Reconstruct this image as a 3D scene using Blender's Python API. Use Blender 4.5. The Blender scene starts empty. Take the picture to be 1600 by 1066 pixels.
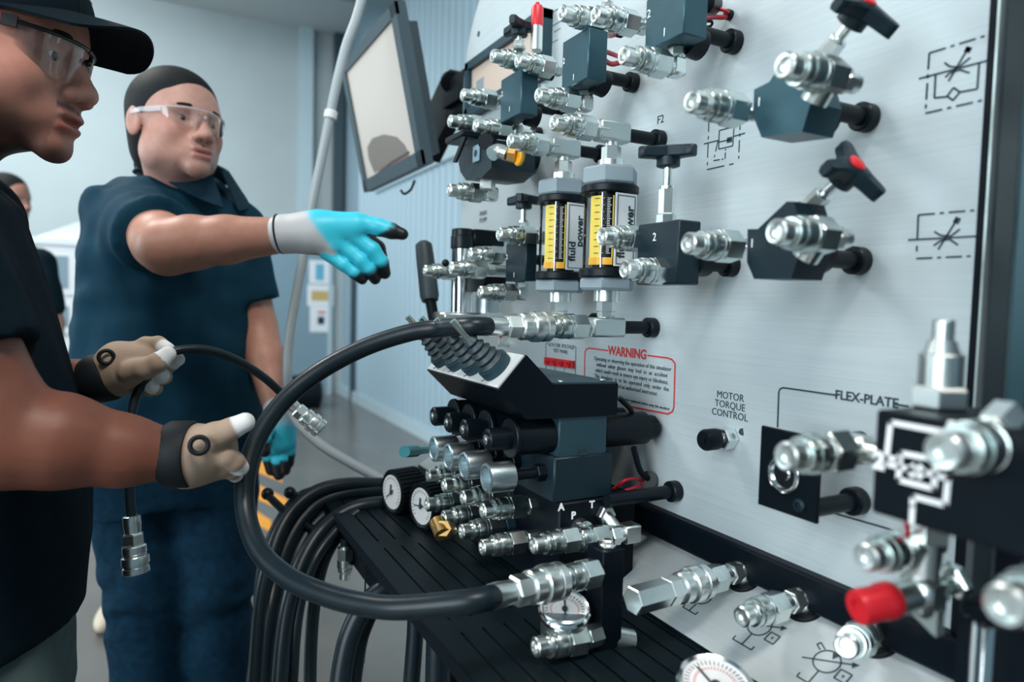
import bpy, math, random
import numpy as np
from mathutils import Matrix, Vector
random.seed(7); np.random.seed(7)
SC = bpy.context.scene
COL = SC.collection

# ------------------------------------------------------------------ camera
F = 1067.0; CX, CY = 800.0, 533.0          # focal length and centre in pixels of the 1600x1066 frame
CAMH = 1.25                                 # camera height
D = 0.60                                    # distance from the camera to the plane of the training board (board is X = D)
def _nz(v):
    v = np.array(v, float); return v / np.linalg.norm(v)
_wy = _nz((240 - CX, 460 - CY, F)); _wx = np.array((2870 - CX, 525 - CY, F))
_wx = _nz(_wx - _wy * (_wx @ _wy)); _wz = np.cross(_wx, _wy)
if _wz[1] > 0: _wz = -_wz
CM = np.array([_wx, _wy, _wz])              # world = CM @ (right, down, forward)
CP = np.array((0.0, 0.0, CAMH))
cd = bpy.data.cameras.new('camera'); cam = bpy.data.objects.new('camera', cd); COL.objects.link(cam)
cd.sensor_width = 36.0; cd.lens = 36.0 * F / 1600.0; cd.clip_start = 0.02; cd.clip_end = 60
r_, d_, f_ = CM[:, 0], CM[:, 1], CM[:, 2]
cam.matrix_world = Matrix(((r_[0], -d_[0], -f_[0], 0), (r_[1], -d_[1], -f_[1], 0), (r_[2], -d_[2], -f_[2], CAMH), (0, 0, 0, 1)))
cd.dof.use_dof = True; cd.dof.focus_distance = 0.86; cd.dof.aperture_fstop = 3.4
SC.camera = cam

# ------------------------------------------------------------------ world, lights, exposure
SC.view_settings.view_transform = 'Standard'; SC.view_settings.look = 'None'
SC.view_settings.gamma = 1.0; SC.view_settings.exposure = 0.32
SC.view_settings.use_curve_mapping = False
wd = bpy.data.worlds.new('hall_daylight'); SC.world = wd; wd.use_nodes = True
bg = wd.node_tree.nodes['Background']; bg.inputs[0].default_value = (0.36, 0.60, 0.72, 1); bg.inputs[1].default_value = 0.26
def area(name, loc, target, sx, sy, power, col):
    l = bpy.data.lights.new(name, 'AREA'); l.shape = 'RECTANGLE'; l.size = sx; l.size_y = sy; l.energy = power; l.color = col
    o = bpy.data.objects.new(name, l); COL.objects.link(o); o.location = loc
    o.rotation_euler = (Vector(target) - Vector(loc)).to_track_quat('-Z', 'Y').to_euler()
    return o
area('rollup_door_daylight', (-4.6, -1.2, 2.5), (0.4, 1.0, 1.25), 4.0, 3.0, 240, (0.88, 0.96, 1.0))
area('window_daylight', (-5.2, 4.6, 2.3), (0.0, 1.6, 1.1), 3.0, 2.4, 115, (0.80, 0.95, 1.0))  # added side light, no window behind it; rims the polo shirt from the left
area('ceiling_light_near', (-0.2, -1.0, 4.2), (0.0, 1.0, 1.0), 1.6, 0.6, 70, (1.0, 0.93, 0.85))
area('ceiling_light_mid', (-1.6, 3.4, 4.3), (-1.4, 3.4, 0), 1.6, 0.5, 95, (1.0, 0.97, 0.92))
area('ceiling_light_far', (-1.6, 6.0, 4.2), (-1.6, 8.6, 1.4), 2.4, 0.6, 150, (0.92, 0.98, 1.0))

# ------------------------------------------------------------------ pixel helpers (each gives a real 3-D point)
def V(*a): return np.array(a if len(a) > 1 else a[0], float)
def ray(px, py): return CM @ np.array(((px - CX) / F, (py - CY) / F, 1.0))
def onX(px, py, h=0.0):
    r = ray(px, py); return CP + r * ((D - h) / r[0])
def onZ(px, py, z):
    r = ray(px, py); return CP + r * ((z - CAMH) / r[2])
def onY(px, py, y):
    r = ray(px, py); return CP + r * (y / r[1])
def dep(px, py, d): return CP + ray(px, py) * d
def onP(px, py, p0, n):
    r = ray(px, py); return CP + r * (np.dot(V(p0) - CP, n) / np.dot(r, n))
def proj(P):
    c = CM.T @ (V(P) - CP); return CX + F * c[0] / c[2], CY + F * c[1] / c[2], c[2]
def slide(P, axis, px):
    """move P along a world axis until it stands over picture column px"""
    c0 = CM.T @ (V(P) - CP); dd = CM.T @ V(axis); t = (px - CX) / F
    return V(P) + V(axis) * ((t * c0[2] - c0[0]) / (dd[0] - t * dd[2]))
EX, EY, EZ = V(1, 0, 0), V(0, 1, 0), V(0, 0, 1)

# ------------------------------------------------------------------ materials
MATS = {}
def mat(name, col, rough=0.5, metal=0.0, spec=0.5, var=0.0, vscale=40.0, bump=0.0, bscale=200.0, stretch=None, emit=None, alpha=None, trans=None, coat=0.0, vcol=False, sss=0.0, sheen=0.0):
    m = bpy.data.materials.new(name); m.use_nodes = True; nt = m.node_tree; b = nt.nodes['Principled BSDF']
    b.inputs['Base Color'].default_value = (*col, 1); b.inputs['Roughness'].default_value = rough; b.inputs['Metallic'].default_value = metal
    b.inputs['Specular IOR Level'].default_value = spec
    if coat: b.inputs['Coat Weight'].default_value = coat
    if sss:
        b.inputs['Subsurface Weight'].default_value = sss; b.inputs['Subsurface Radius'].default_value = (0.012, 0.005, 0.003); b.inputs['Subsurface Scale'].default_value = 0.6
    if sheen: b.inputs['Sheen Weight'].default_value = sheen
    if trans: b.inputs['Transmission Weight'].default_value = trans; b.inputs['IOR'].default_value = 1.45
    if alpha is not None: b.inputs['Alpha'].default_value = alpha
    if emit: b.inputs['Emission Color'].default_value = (*col, 1); b.inputs['Emission Strength'].default_value = emit
    src = None
    if vcol:
        a = nt.nodes.new('ShaderNodeVertexColor'); a.layer_name = 'Col'; src = a.outputs[0]; nt.links.new(src, b.inputs['Base Color'])
    if var or bump:
        tc = nt.nodes.new('ShaderNodeTexCoord'); mp = nt.nodes.new('ShaderNodeMapping'); nt.links.new(tc.outputs['Object'], mp.inputs[0])
        if stretch: mp.inputs['Scale'].default_value = stretch
    if var:
        n = nt.nodes.new('ShaderNodeTexNoise'); n.inputs['Scale'].default_value = vscale; n.inputs['Detail'].default_value = 5
        nt.links.new(mp.outputs[0], n.inputs['Vector'])
        mx = nt.nodes.new('ShaderNodeMix'); mx.data_type = 'RGBA'; mx.blend_type = 'MULTIPLY'; mx.inputs['Factor'].default_value = 1.0
        rp = nt.nodes.new('ShaderNodeValToRGB'); rp.color_ramp.elements[0].position = 0.3; rp.color_ramp.elements[1].position = 0.7
        lo = 1 - var; rp.color_ramp.elements[0].color = (lo, lo, lo, 1); rp.color_ramp.elements[1].color = (1 + var, 1 + var, 1 + var, 1)
        nt.links.new(n.outputs['Fac'], rp.inputs[0]); nt.links.new(rp.outputs[0], mx.inputs['B'])
        if src: nt.links.new(src, mx.inputs['A'])
        else: mx.inputs['A'].default_value = (*col, 1)
        nt.links.new(mx.outputs['Result'], b.inputs['Base Color'])
    if bump:
        n2 = nt.nodes.new('ShaderNodeTexNoise'); n2.inputs['Scale'].default_value = bscale; n2.inputs['Detail'].default_value = 3
        nt.links.new(mp.outputs[0], n2.inputs['Vector'])
        bp = nt.nodes.new('ShaderNodeBump'); bp.inputs['Strength'].default_value = bump; bp.inputs['Distance'].default_value = 0.002
        nt.links.new(n2.outputs['Fac'], bp.inputs['Height']); nt.links.new(bp.outputs[0], b.inputs['Normal'])
    MATS[name] = m; return m
mat('brushed_aluminium', (0.46, 0.535, 0.565), 0.50, 0.12, var=0.05, vscale=6, stretch=(6, 1.0, 60), bump=0.05, bscale=30)
mat('console_aluminium', (0.46, 0.515, 0.535), 0.45, 0.15, var=0.04, vscale=6, stretch=(30, 1.0, 30))
mat('zinc', (0.66, 0.735, 0.725), 0.27, 1.0, var=0.05, vscale=120)
mat('zinc_light', (0.79, 0.84, 0.83), 0.30, 1.0)
mat('zinc_dull', (0.56, 0.64, 0.635), 0.40, 1.0)
mat('polished_steel', (0.78, 0.82, 0.84), 0.14, 1.0)
mat('turned_aluminium', (0.55, 0.66, 0.70), 0.33, 1.0, bump=0.1, bscale=60, stretch=(1, 14, 14))
mat('black_anodised', (0.006, 0.018, 0.027), 0.42, 0.0, spec=0.28, var=0.1, vscale=60)
mat('blue_black_anodised', (0.026, 0.078, 0.105), 0.36, 0.45, var=0.08, vscale=40)  # black anodising with the blue of reflected sky light put into its colour
mat('black_paint', (0.0018, 0.005, 0.009), 0.45, 0.0, spec=0.14)
mat('black_plastic', (0.003, 0.007, 0.011), 0.38, 0.0, spec=0.20)
mat('black_rubber', (0.004, 0.008, 0.012), 0.5, 0.0, spec=0.16)
mat('hose_rubber', (0.006, 0.014, 0.020), 0.36, 0.0, spec=0.34, var=0.15, vscale=60)
mat('grey_plastic', (0.23, 0.30, 0.34), 0.5)
mat('dark_grey', (0.018, 0.050, 0.068), 0.45, spec=0.3)
mat('boot_rubber', (0.024, 0.045, 0.056), 0.5)
mat('white_plate', (0.62, 0.66, 0.67), 0.45, 0.1)
mat('white_print', (0.85, 0.88, 0.90), 0.6)
mat('black_print', (0.020, 0.040, 0.050), 0.7)
mat('red_print', (0.55, 0.03, 0.04), 0.6)
mat('red_plastic', (0.60, 0.015, 0.025), 0.35)
mat('red_wire', (0.50, 0.010, 0.030), 0.4)
mat('yellow_plastic', (0.85, 0.42, 0.02), 0.4)
mat('yellow_scale', (0.85, 0.62, 0.08), 0.5)
mat('brass', (0.75, 0.48, 0.18), 0.3, 1.0)
def glass(name, tint, gloss=0.04, base=0.0, rough=0.03):
    m = bpy.data.materials.new(name); m.use_nodes = True; nt = m.node_tree; nt.nodes.clear()
    o = nt.nodes.new('ShaderNodeOutputMaterial'); t = nt.nodes.new('ShaderNodeBsdfTransparent'); g = nt.nodes.new('ShaderNodeBsdfGlossy'); mx = nt.nodes.new('ShaderNodeMixShader')
    fr_ = nt.nodes.new('ShaderNodeLayerWeight'); fr_.inputs['Blend'].default_value = 0.12; ma = nt.nodes.new('ShaderNodeMath'); ma.operation = 'ADD'; ma.inputs[1].default_value = base; ma.use_clamp = True
    t.inputs[0].default_value = (*tint, 1); g.inputs[0].default_value = (1, 1, 1, 1); g.inputs['Roughness'].default_value = rough
    nt.links.new(fr_.outputs['Fresnel'], ma.inputs[0]); nt.links.new(ma.outputs[0], mx.inputs[0]); nt.links.new(t.outputs[0], mx.inputs[1]); nt.links.new(g.outputs[0], mx.inputs[2]); nt.links.new(mx.outputs[0], o.inputs[0])
    MATS[name] = m
glass('clear_glass', (0.96, 0.98, 0.99)); glass('lens', (0.955, 0.975, 0.98), base=0.02); glass('lens_clear', (0.96, 0.97, 0.98), base=0.03, rough=0.06)
mat('dial_white', (0.80, 0.80, 0.80), 0.5)
mat('dial_red', (0.60, 0.10, 0.12), 0.6)
mat('label_white', (0.72, 0.76, 0.79), 0.5)
mat('screen_beige', (0.50, 0.46, 0.42), 0.25, emit=0.16)
mat('hmi_screen', (0.62, 0.50, 0.42), 0.3)
mat('shelf_black', (0.0035, 0.009, 0.013), 0.5, 0.0, spec=0.16, var=0.12, vscale=30, bump=0.05, bscale=400)
mat('grey_hose', (0.34, 0.40, 0.43), 0.4)
mat('floor_concrete', (0.125, 0.122, 0.115), 0.25, 0.0, spec=0.5, var=0.18, vscale=1.4, bump=0.02, bscale=30)
mat('wall_paint', (0.37, 0.435, 0.455), 0.7, var=0.03, vscale=2)
mat('corrugated_steel', (0.33, 0.46, 0.54), 0.45, 0.15)
mat('ceiling_white', (0.52, 0.55, 0.55), 0.8)
mat('steel_beam', (0.20, 0.26, 0.28), 0.6)
mat('dark_frame', (0.035, 0.065, 0.085), 0.5)
mat('door_blue', (0.20, 0.31, 0.38), 0.5)
mat('door_trim', (0.42, 0.54, 0.60), 0.5)
mat('paper', (0.75, 0.80, 0.84), 0.7)
mat('orange_paint', (0.80, 0.33, 0.03), 0.5)
mat('beige_print', (0.55, 0.40, 0.16), 0.6)
mat('blue_print', (0.12, 0.42, 0.60), 0.6)
mat('teal_plastic', (0.01, 0.22, 0.26), 0.4)
mat('upright_blue', (0.004, 0.012, 0.017), 0.35, 0.0, spec=0.35)
mat('upright_sheen', (0.012, 0.05, 0.065), 0.30, 0.2)

# ------------------------------------------------------------------ mesh builder
def frame(axis, up=None):
    z = _nz(axis); u = V(0, 0, 1) if up is None else V(up)
    if abs(np.dot(z, u)) > 0.98: u = V(1, 0, 0)
    x = _nz(np.cross(u, z)); y = np.cross(z, x)
    return x, y, z
class MB:
    def __init__(s): s.v = []; s.f = []; s.sm = []
    def add(s, vs, fs, smooth=False):
        o = len(s.v); s.v.extend([tuple(map(float, p)) for p in vs]); s.f.extend([tuple(i + o for i in f) for f in fs]); s.sm.extend([smooth] * len(fs)); return s
    def box(s, a, b):
        a = V(a); b = V(b); lo = np.minimum(a, b); hi = np.maximum(a, b)
        vs = [(x, y, z) for x in (lo[0], hi[0]) for y in (lo[1], hi[1]) for z in (lo[2], hi[2])]
        return s.add(vs, [(0, 1, 3, 2), (4, 6, 7, 5), (0, 4, 5, 1), (2, 3, 7, 6), (0, 2, 6, 4), (1, 5, 7, 3)])
    def bbox(s, a, b, r=0.002):
        """box with chamfered edges"""
        a = V(a); b = V(b); lo = np.minimum(a, b); hi = np.maximum(a, b); r = min(r, 0.45 * min(hi - lo))
        vs = []; idx = {}
        for ix in (0, 1):
            for iy in (0, 1):
                for iz in (0, 1):
                    c = V((lo, hi)[ix][0], (lo, hi)[iy][1], (lo, hi)[iz][2]); sg = V(1 - 2 * ix, 1 - 2 * iy, 1 - 2 * iz) * r
                    for ax in range(3):
                        p = c + sg; p[ax] = c[ax]; idx[(ix, iy, iz, ax)] = len(vs); vs.append(p)
        fs = []
        for ax in range(3):
            o1, o2 = [i for i in range(3) if i != ax]
            for k in (0, 1):
                q = []
                for (u, w) in ((0, 0), (1, 0), (1, 1), (0, 1)):
                    key = [0, 0, 0]; key[ax] = k; key[o1] = u; key[o2] = w; q.append(idx[(*key, ax)])
                fs.append(tuple(q))
        for ax in range(3):
            o1, o2 = [i for i in range(3) if i != ax]
            for u in (0, 1):
                for w in (0, 1):
                    k0 = [0, 0, 0]; k0[o1] = u; k0[o2] = w; k1 = list(k0); k1[ax] = 1
                    fs.append((idx[(*k0, o1)], idx[(*k1, o1)], idx[(*k1, o2)], idx[(*k0, o2)]))
        for ix in (0, 1):
            for iy in (0, 1):
                for iz in (0, 1): fs.append(tuple(idx[(ix, iy, iz, a)] for a in range(3)))
        return s.add(vs, fs)
    def lathe(s, p, axis, prof, seg=24, smooth=True, rot=0.0, up=None, a0=0.0, a1=2 * math.pi):
        """prof: list of (radius, distance along the axis)"""
        x, y, z = frame(axis, up); p = V(p); vs = []; full = abs(a1 - a0 - 2 * math.pi) < 1e-6; n = seg if full else seg + 1
        for r, t in prof:
            for i in range(n):
                a = rot + a0 + (a1 - a0) * i / seg; vs.append(p + z * t + (x * math.cos(a) + y * math.sin(a)) * r)
        fs = []
        for k in range(len(prof) - 1):
            for i in range(seg):
                j = (i + 1) % n; fs.append((k * n + i, k * n + j, (k + 1) * n + j, (k + 1) * n + i))
        s.add(vs, fs, smooth)
        if full:
            o = len(s.v) - len(vs)
            if prof[0][0] > 1e-6: s.f.append(tuple(o + i for i in reversed(range(n)))); s.sm.append(False)
            if prof[-1][0] > 1e-6: s.f.append(tuple(o + (len(prof) - 1) * n + i for i in range(n))); s.sm.append(False)
        return s
    def cyl(s, a, b, r0, r1=None, seg=20, smooth=True, rot=0.0, bev=0.0, up=None):
        a = V(a); b = V(b); r1 = r0 if r1 is None else r1; L = np.linalg.norm(b - a)
        pr = [(r0, 0), (r1, L)] if not bev else [(r0 - bev, 0), (r0, bev), (r1, L - bev), (r1 - bev, L)]
        return s.lathe(a, b - a, pr, seg, smooth, rot, up)
    def hexa(s, a, b, r, seg=6, rot=0.0, bev=0.0012, up=None): return s.cyl(a, b, r, None, seg, False, rot, bev, up)
    def tube(s, pts, r, seg=12, closed=False):
        pts = [V(p) for p in pts]; n = len(pts); rr = r if hasattr(r, '__len__') else [r] * n; vs = []; u = None
        for i in range(n):
            t = _nz(pts[min(i + 1, n - 1)] - pts[max(i - 1, 0)])
            if u is None:
                u = np.cross(t, V(0, 0, 1))
                if np.linalg.norm(u) < 0.1: u = np.cross(t, V(1, 0, 0))
            u = _nz(u - t * np.dot(u, t)); w = np.cross(t, u)
            for k in range(seg):
                a = 2 * math.pi * k / seg; vs.append(pts[i] + (u * math.cos(a) + w * math.sin(a)) * rr[i])
        fs = [(i * seg + k, i * seg + (k + 1) % seg, (i + 1) * seg + (k + 1) % seg, (i + 1) * seg + k) for i in range(n - 1) for k in range(seg)]
        s.add(vs, fs, True); o = len(s.v) - len(vs)
        s.f.append(tuple(o + k for k in reversed(range(seg)))); s.sm.append(False)
        s.f.append(tuple(o + (n - 1) * seg + k for k in range(seg))); s.sm.append(False)
        return s
    def prism(s, poly, d):
        """closed polygon (3-D points) pushed along vector d"""
        n = len(poly); vs = [V(p) for p in poly] + [V(p) + V(d) for p in poly]
        return s.add(vs, [tuple(reversed(range(n))), tuple(range(n, 2 * n))] + [(i, (i + 1) % n, n + (i + 1) % n, n + i) for i in range(n)])
    def torus(s, c, axis, R, r, seg=32, rs=10):
        x, y, z = frame(axis); c = V(c); vs = []
        for i in range(seg):
            a = 2 * math.pi * i / seg; e = x * math.cos(a) + y * math.sin(a)
            for k in range(rs):
                b = 2 * math.pi * k / rs; vs.append(c + e * (R + r * math.cos(b)) + z * r * math.sin(b))
        return s.add(vs, [(i * rs + k, ((i + 1) % seg) * rs + k, ((i + 1) % seg) * rs + (k + 1) % rs, i * rs + (k + 1) % rs) for i in range(seg) for k in range(rs)], True)
    def ball(s, c, r, seg=16, rings=10, sc=(1, 1, 1)):
        vs = []; c = V(c)
        for i in range(rings + 1):
            t = math.pi * i / rings
            for k in range(seg):
                a = 2 * math.pi * k / seg; vs.append(c + V(math.sin(t) * math.cos(a) * sc[0], math.sin(t) * math.sin(a) * sc[1], math.cos(t) * sc[2]) * r)
        return s.add(vs, [(i * seg + k, (i + 1) * seg + k, (i + 1) * seg + (k + 1) % seg, i * seg + (k + 1) % seg) for i in range(rings) for k in range(seg)], True)
    def strip(s, a, b, w, n, t=0.0004):
        """flat printed line from a to b on a surface with normal n"""
        a = V(a); b = V(b); n = _nz(n); e = _nz(b - a); sd = np.cross(n, e) * w / 2
        return s.prism([a - sd, a + sd, b + sd, b - sd], n * t)
    def mesh(s, name, m, origin=(0, 0, 0)):
        me = bpy.data.meshes.new(name); o = V(origin)
        me.from_pydata([tuple(V(p) - o) for p in s.v], [], s.f); me.polygons.foreach_set('use_smooth', s.sm)
        import bmesh as _bm
        b = _bm.new(); b.from_mesh(me); _bm.ops.recalc_face_normals(b, faces=b.faces); b.to_mesh(me); b.free()
        me.materials.append(MATS[m]); me.update()
        me.set_sharp_from_angle(angle=math.radians(38)); return me
def link(o, parent=None):
    COL.objects.link(o)
    if parent is not None: o.parent = parent
    return o
class Thing:
    """an Empty at the thing's base that carries its parts"""
    def __init__(s, name, loc, label, cat, group=None, kind=None):
        s.o = bpy.data.objects.new(name, None); s.o.empty_display_size = 0.02; COL.objects.link(s.o); s.loc = V(loc); s.o.location = tuple(s.loc)
        s.o['label'] = label; s.o['category'] = cat
        if group: s.o['group'] = group
        if kind: s.o['kind'] = kind
    def part(s, name, mb, m, parent=None, label=None):
        o = bpy.data.objects.new(name, mb.mesh(name, m, s.loc)); link(o, parent or s.o)
        if label: o['label'] = label
        return o
    def shared(s, name, me, p, axis, parent=None, up=None, scale=1.0):
        x, y, z = frame(axis, up); q = V(p) - s.loc
        o = bpy.data.objects.new(name, me); link(o, parent or s.o)
        o.matrix_local = Matrix(((x[0]*scale, y[0]*scale, z[0]*scale, q[0]), (x[1]*scale, y[1]*scale, z[1]*scale, q[1]), (x[2]*scale, y[2]*scale, z[2]*scale, q[2]), (0, 0, 0, 1)))
        return o
    def text(s, name, body, p, right, up, size, m='white_print', parent=None, align='CENTER', ext=0.0002, sx=1.0, space=1.0, bold=0.0):
        cu = bpy.data.curves.new(name, 'FONT'); cu.body = body; cu.size = size; cu.align_x = align; cu.align_y = 'CENTER'; cu.extrude = ext; cu.space_line = space; cu.offset = bold; cu.resolution_u = 3
        cu.materials.append(MATS[m]); o = bpy.data.objects.new(name, cu); link(o, parent or s.o)
        x = _nz(right); y = _nz(V(up) - x * np.dot(up, x)); z = np.cross(x, y); q = V(p) - s.loc
        o.matrix_local = Matrix(((x[0]*sx, y[0], z[0], q[0]), (x[1]*sx, y[1], z[1], q[1]), (x[2]*sx, y[2], z[2], q[2]), (0, 0, 0, 1)))
        return o
def single(name, mb, m, label, cat, group=None, kind=None, origin=None):
    o0 = V(origin) if origin is not None else np.mean(np.array(mb.v), axis=0)
    o = bpy.data.objects.new(name, mb.mesh(name, m, o0)); link(o); o.location = tuple(o0); o['label'] = label
    if cat: o['category'] = cat
    if group: o['group'] = group
    if kind: o['kind'] = kind
    return o
def structure(name, mb, m, label, parent=None):
    o = bpy.data.objects.new(name, mb.mesh(name, m)); link(o, parent); o['kind'] = 'structure'; o['label'] = label
    return o
def smooth_path(pts, n=60):
    """Catmull-Rom through points"""
    P = [V(p) for p in pts]; P = [2 * P[0] - P[1]] + P + [2 * P[-1] - P[-2]]; out = []; segs = len(P) - 3; k = max(2, n // segs)
    for i in range(segs):
        a, b, c, d = P[i:i + 4]
        for j in range(k):
            t = j / k; out.append(0.5 * ((2 * b) + (c - a) * t + (2 * a - 5 * b + 4 * c - d) * t * t + (3 * b - a - 3 * c + d) * t ** 3))
    out.append(P[-2]); return out
NX = V(-1, 0, 0)                            # out of the board, towards the room
RT = V(0, -1, 0)                            # left-to-right on the board

# ================================================================== THE ROOM
WX, BY, CEIL = 2.2, 9.0, 4.6
floor = structure('floor', MB().box((-9, -6, -0.1), (WX + 0.2, BY + 0.2, 0)), 'floor_concrete', 'polished grey concrete floor')
wb = structure('wall_back', MB().box((-9, BY, 0), (WX, BY + 0.15, CEIL)), 'wall_paint', 'plain grey-blue wall at the far end')
wr = structure('wall_right', MB().box((WX, -6, 0), (WX + 0.15, BY + 0.15, CEIL)), 'corrugated_steel', 'corrugated steel wall')
me_rib = MB().prism([(0, -0.05, 0.1), (-0.032, -0.028, 0.1), (-0.032, 0.028, 0.1), (0, 0.05, 0.1)], (0, 0, CEIL - 0.1)).mesh('corrugation_rib', 'corrugated_steel')
for i in range(44):
    o = bpy.data.objects.new('corrugation_rib', me_rib); link(o, wr); o.location = (WX, 1.9 + i * 0.145, 0)
structure('ceiling', MB().box((-9, 1.2, CEIL), (WX + 0.2, BY + 0.2, CEIL + 0.1)), 'ceiling_white', 'pale ceiling')
structure('baseboard_right', MB().box((WX - 0.05, 1.2, 0), (WX, BY, 0.12)), 'door_trim', 'pale base rail along the corrugated wall')
structure('trim_1', MB().box((WX - 0.06, 1.5, 2.42), (WX - 0.005, 7.4, 2.62)), 'door_trim', 'pale rail along the steel wall')
structure('trim_2', MB().box((WX - 0.16, 8.84, 2.0), (WX - 0.05, 8.96, CEIL)), 'dark_frame', 'dark corner column')
structure('trim_4', MB().box((WX - 0.06, 8.30, 0), (WX - 0.01, 8.36, 2.3)), 'dark_frame', 'dark door jamb in the steel wall')
structure('trim_3', MB().box((1.62, 8.90, 1.9), (1.78, 9.0, CEIL)), 'door_trim', 'pale vertical trim on the far wall')
dr = structure('door_1', MB().box((0.95, 8.95, 0), (2.0, 9.0, 2.15)), 'door_blue', 'blue-grey door in the far wall')
structure('door_frame', MB().box((0.88, 8.93, 0), (0.95, 9.0, 2.22)).box((2.0, 8.93, 0), (2.05, 9.0, 2.22)).box((0.88, 8.93, 2.15), (2.05, 9.0, 2.22)), 'door_trim', 'door frame', dr)
structure('door_handle', MB().cyl((1.10, 8.95, 1.03), (1.10, 8.89, 1.03), 0.016).cyl((1.10, 8.90, 1.03), (1.22, 8.90, 1.03), 0.012).cyl((1.06, 8.95, 1.16), (1.06, 8.92, 1.16), 0.03), 'zinc_light', 'door handle', dr)
# steel beam / trough under the ceiling
bt = Thing('ceiling_beam', (0.4, 6.8, CEIL), 'grey steel channel beam hung under the pale ceiling', 'beam')
bt.part('web', MB().box((-0.95, 6.6, 4.22), (WX, 6.66, CEIL)), 'steel_beam')
bt.part('flange', MB().box((-0.95, 6.35, 4.18), (WX, 6.9, 4.22)), 'steel_beam')
# paper notices on the door
y_ = 8.945
for (x0, y0, x1, y1, lab, bands) in (
        (483, 408, 516, 443, 'topmost paper notice with a blue mark on the far door', [('blue_print', .3, .15, .7, .85)]),
        (480, 446, 522, 478, 'middle paper notice with a yellow-brown block on the far door', [('beige_print', .15, .25, .85, .72)]),
        (484, 479, 519, 519, 'lowest paper notice with faint red print on the far door', [('red_print', .35, .72, .7, .8), ('dark_grey', .35, .3, .65, .6)])):
    a = onY(x0, y1, y_); b = onY(x1, y0, y_)
    t = Thing('paper_notice', (a[0], y_, a[2]), lab, 'notice', 'paper notices on the far door')
    t.part('sheet', MB().box((a[0], y_, a[2]), (b[0], y_ + 0.004, b[2])), 'paper')
    for m, u0, v0, u1, v1 in bands:
        t.part('printed_block', MB().box((a[0] + (b[0] - a[0]) * u0, y_ - 0.002, a[2] + (b[2] - a[2]) * v0), (a[0] + (b[0] - a[0]) * u1, y_, a[2] + (b[2] - a[2]) * v1)), m)
# hazard stripes painted on the floor
hz = Thing('floor_marking', onZ(430, 800, 0.002), 'orange and dark hazard stripes painted on the floor behind the hoses', 'marking')
for quad in (((396, 712), (432, 734), (442, 754), (396, 736)), ((396, 754), (448, 780), (452, 802), (396, 778)), ((396, 796), (424, 814), (424, 832), (396, 818)), ((476, 846), (506, 862), (506, 888), (476, 874))):
    hz.part('stripe', MB().prism([onZ(x, y, .001) for x, y in quad], (0, 0, .002)), 'orange_paint')

# white glazed cabinet far left
p = onZ(115, 600, 0.75) if False else dep(112, 560, 5.2)
cb = Thing('glazed_cabinet', (p[0], p[1], 0), 'white cabinet with glazed doors against the far left', 'cabinet')
a = dep(86, 640, 5.2); b = dep(150, 385, 5.2); cx0, cx1, cy = a[0] - 0.1, b[0] + 0.15, p[1]
cb.part('carcass', MB().box((cx0, cy, 0), (cx1, cy + 0.4, b[2])).box((cx0 - .03, cy - .03, b[2]), (cx1 + .03, cy + .42, b[2] + .05)), 'paper')
cb.part('pediment', MB().prism([(cx0, cy, b[2] + .05), (cx1, cy, b[2] + .05), ((cx0 + cx1) / 2, cy, b[2] + .18)], (0, .05, 0)), 'paper')
for (u0, u1) in ((.06, .47), (.53, .94)):
    for (z0, z1) in ((.22, .52), (.56, .96)):
        X0 = cx0 + (cx1 - cx0) * u0; X1 = cx0 + (cx1 - cx0) * u1; Z0 = .75 + (b[2] - .75) * z0; Z1 = .75 + (b[2] - .75) * z1
        dd = cb.part('door', MB().box((X0, cy - .025, Z0), (X1, cy, Z1)), 'paper')
        cb.part('pane', MB().box((X0 + .05, cy - .03, Z0 + .05), (X1 - .05, cy - .024, Z1 - .05)), 'door_blue', dd)

# ================================================================== TRAINING BENCH
ZR0, ZR1 = 0.945, 0.982                    # rail
YL = onX(722, 260)[1]                       # left end of the board
YR = 0.322                                  # right end
bench = Thing('training_bench', (D, (YL + YR) / 2, 0), 'large brushed aluminium hydraulic training board with black rail and sloping console', 'training board')
# board with a rounded upper left corner
ZT, RC = 1.93, 0.22
poly = [(D, YR, ZR1 - 0.01), (D, YR, ZT)]
for i in range(13):
    a = math.pi / 2 * i / 12; poly.append((D, YL - RC + RC * math.sin(a), ZT - RC + RC * math.cos(a)))
poly.append((D, YL, ZR1 - 0.01))
panel = bench.part('board', MB().prism(poly, (0.012, 0, 0)), 'brushed_aluminium', label='brushed aluminium board')
bench.part('rail', MB().bbox((D - 0.014, 0.0, ZR0), (D + 0.02, YL, ZR1), 0.003), 'black_paint', label='black rail under the board')
CB0, CB1 = V(D, 0, ZR0), V(D - 0.088, 0, 0.893)       # console top and bottom edge
NC = _nz(np.cross(V(0, -1, 0), CB1 - CB0));
if NC[0] > 0: NC = -NC
bench.part('console', MB().prism([(D, 0.292, ZR0), (D - 0.088, 0.292, 0.893), (D - 0.088, YL, 0.893), (D, YL, ZR0)], -NC * 0.01), 'console_aluminium', label='sloping aluminium console')
bench.part('console_front', MB().box((D - 0.09, 0.0, 0.80), (D - 0.06, YL, 0.893)), 'black_paint')
bench.part('frame_back', MB().box((D + 0.012, 0.05, 0.75), (D + 0.05, YL - 0.03, 1.86)), 'black_paint')
for yy in (0.12, YL - 0.08):
    bench.part('leg', MB().bbox((D - 0.05, yy - 0.03, 0), (D + 0.05, yy + 0.03, 0.86)), 'black_paint')
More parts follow.
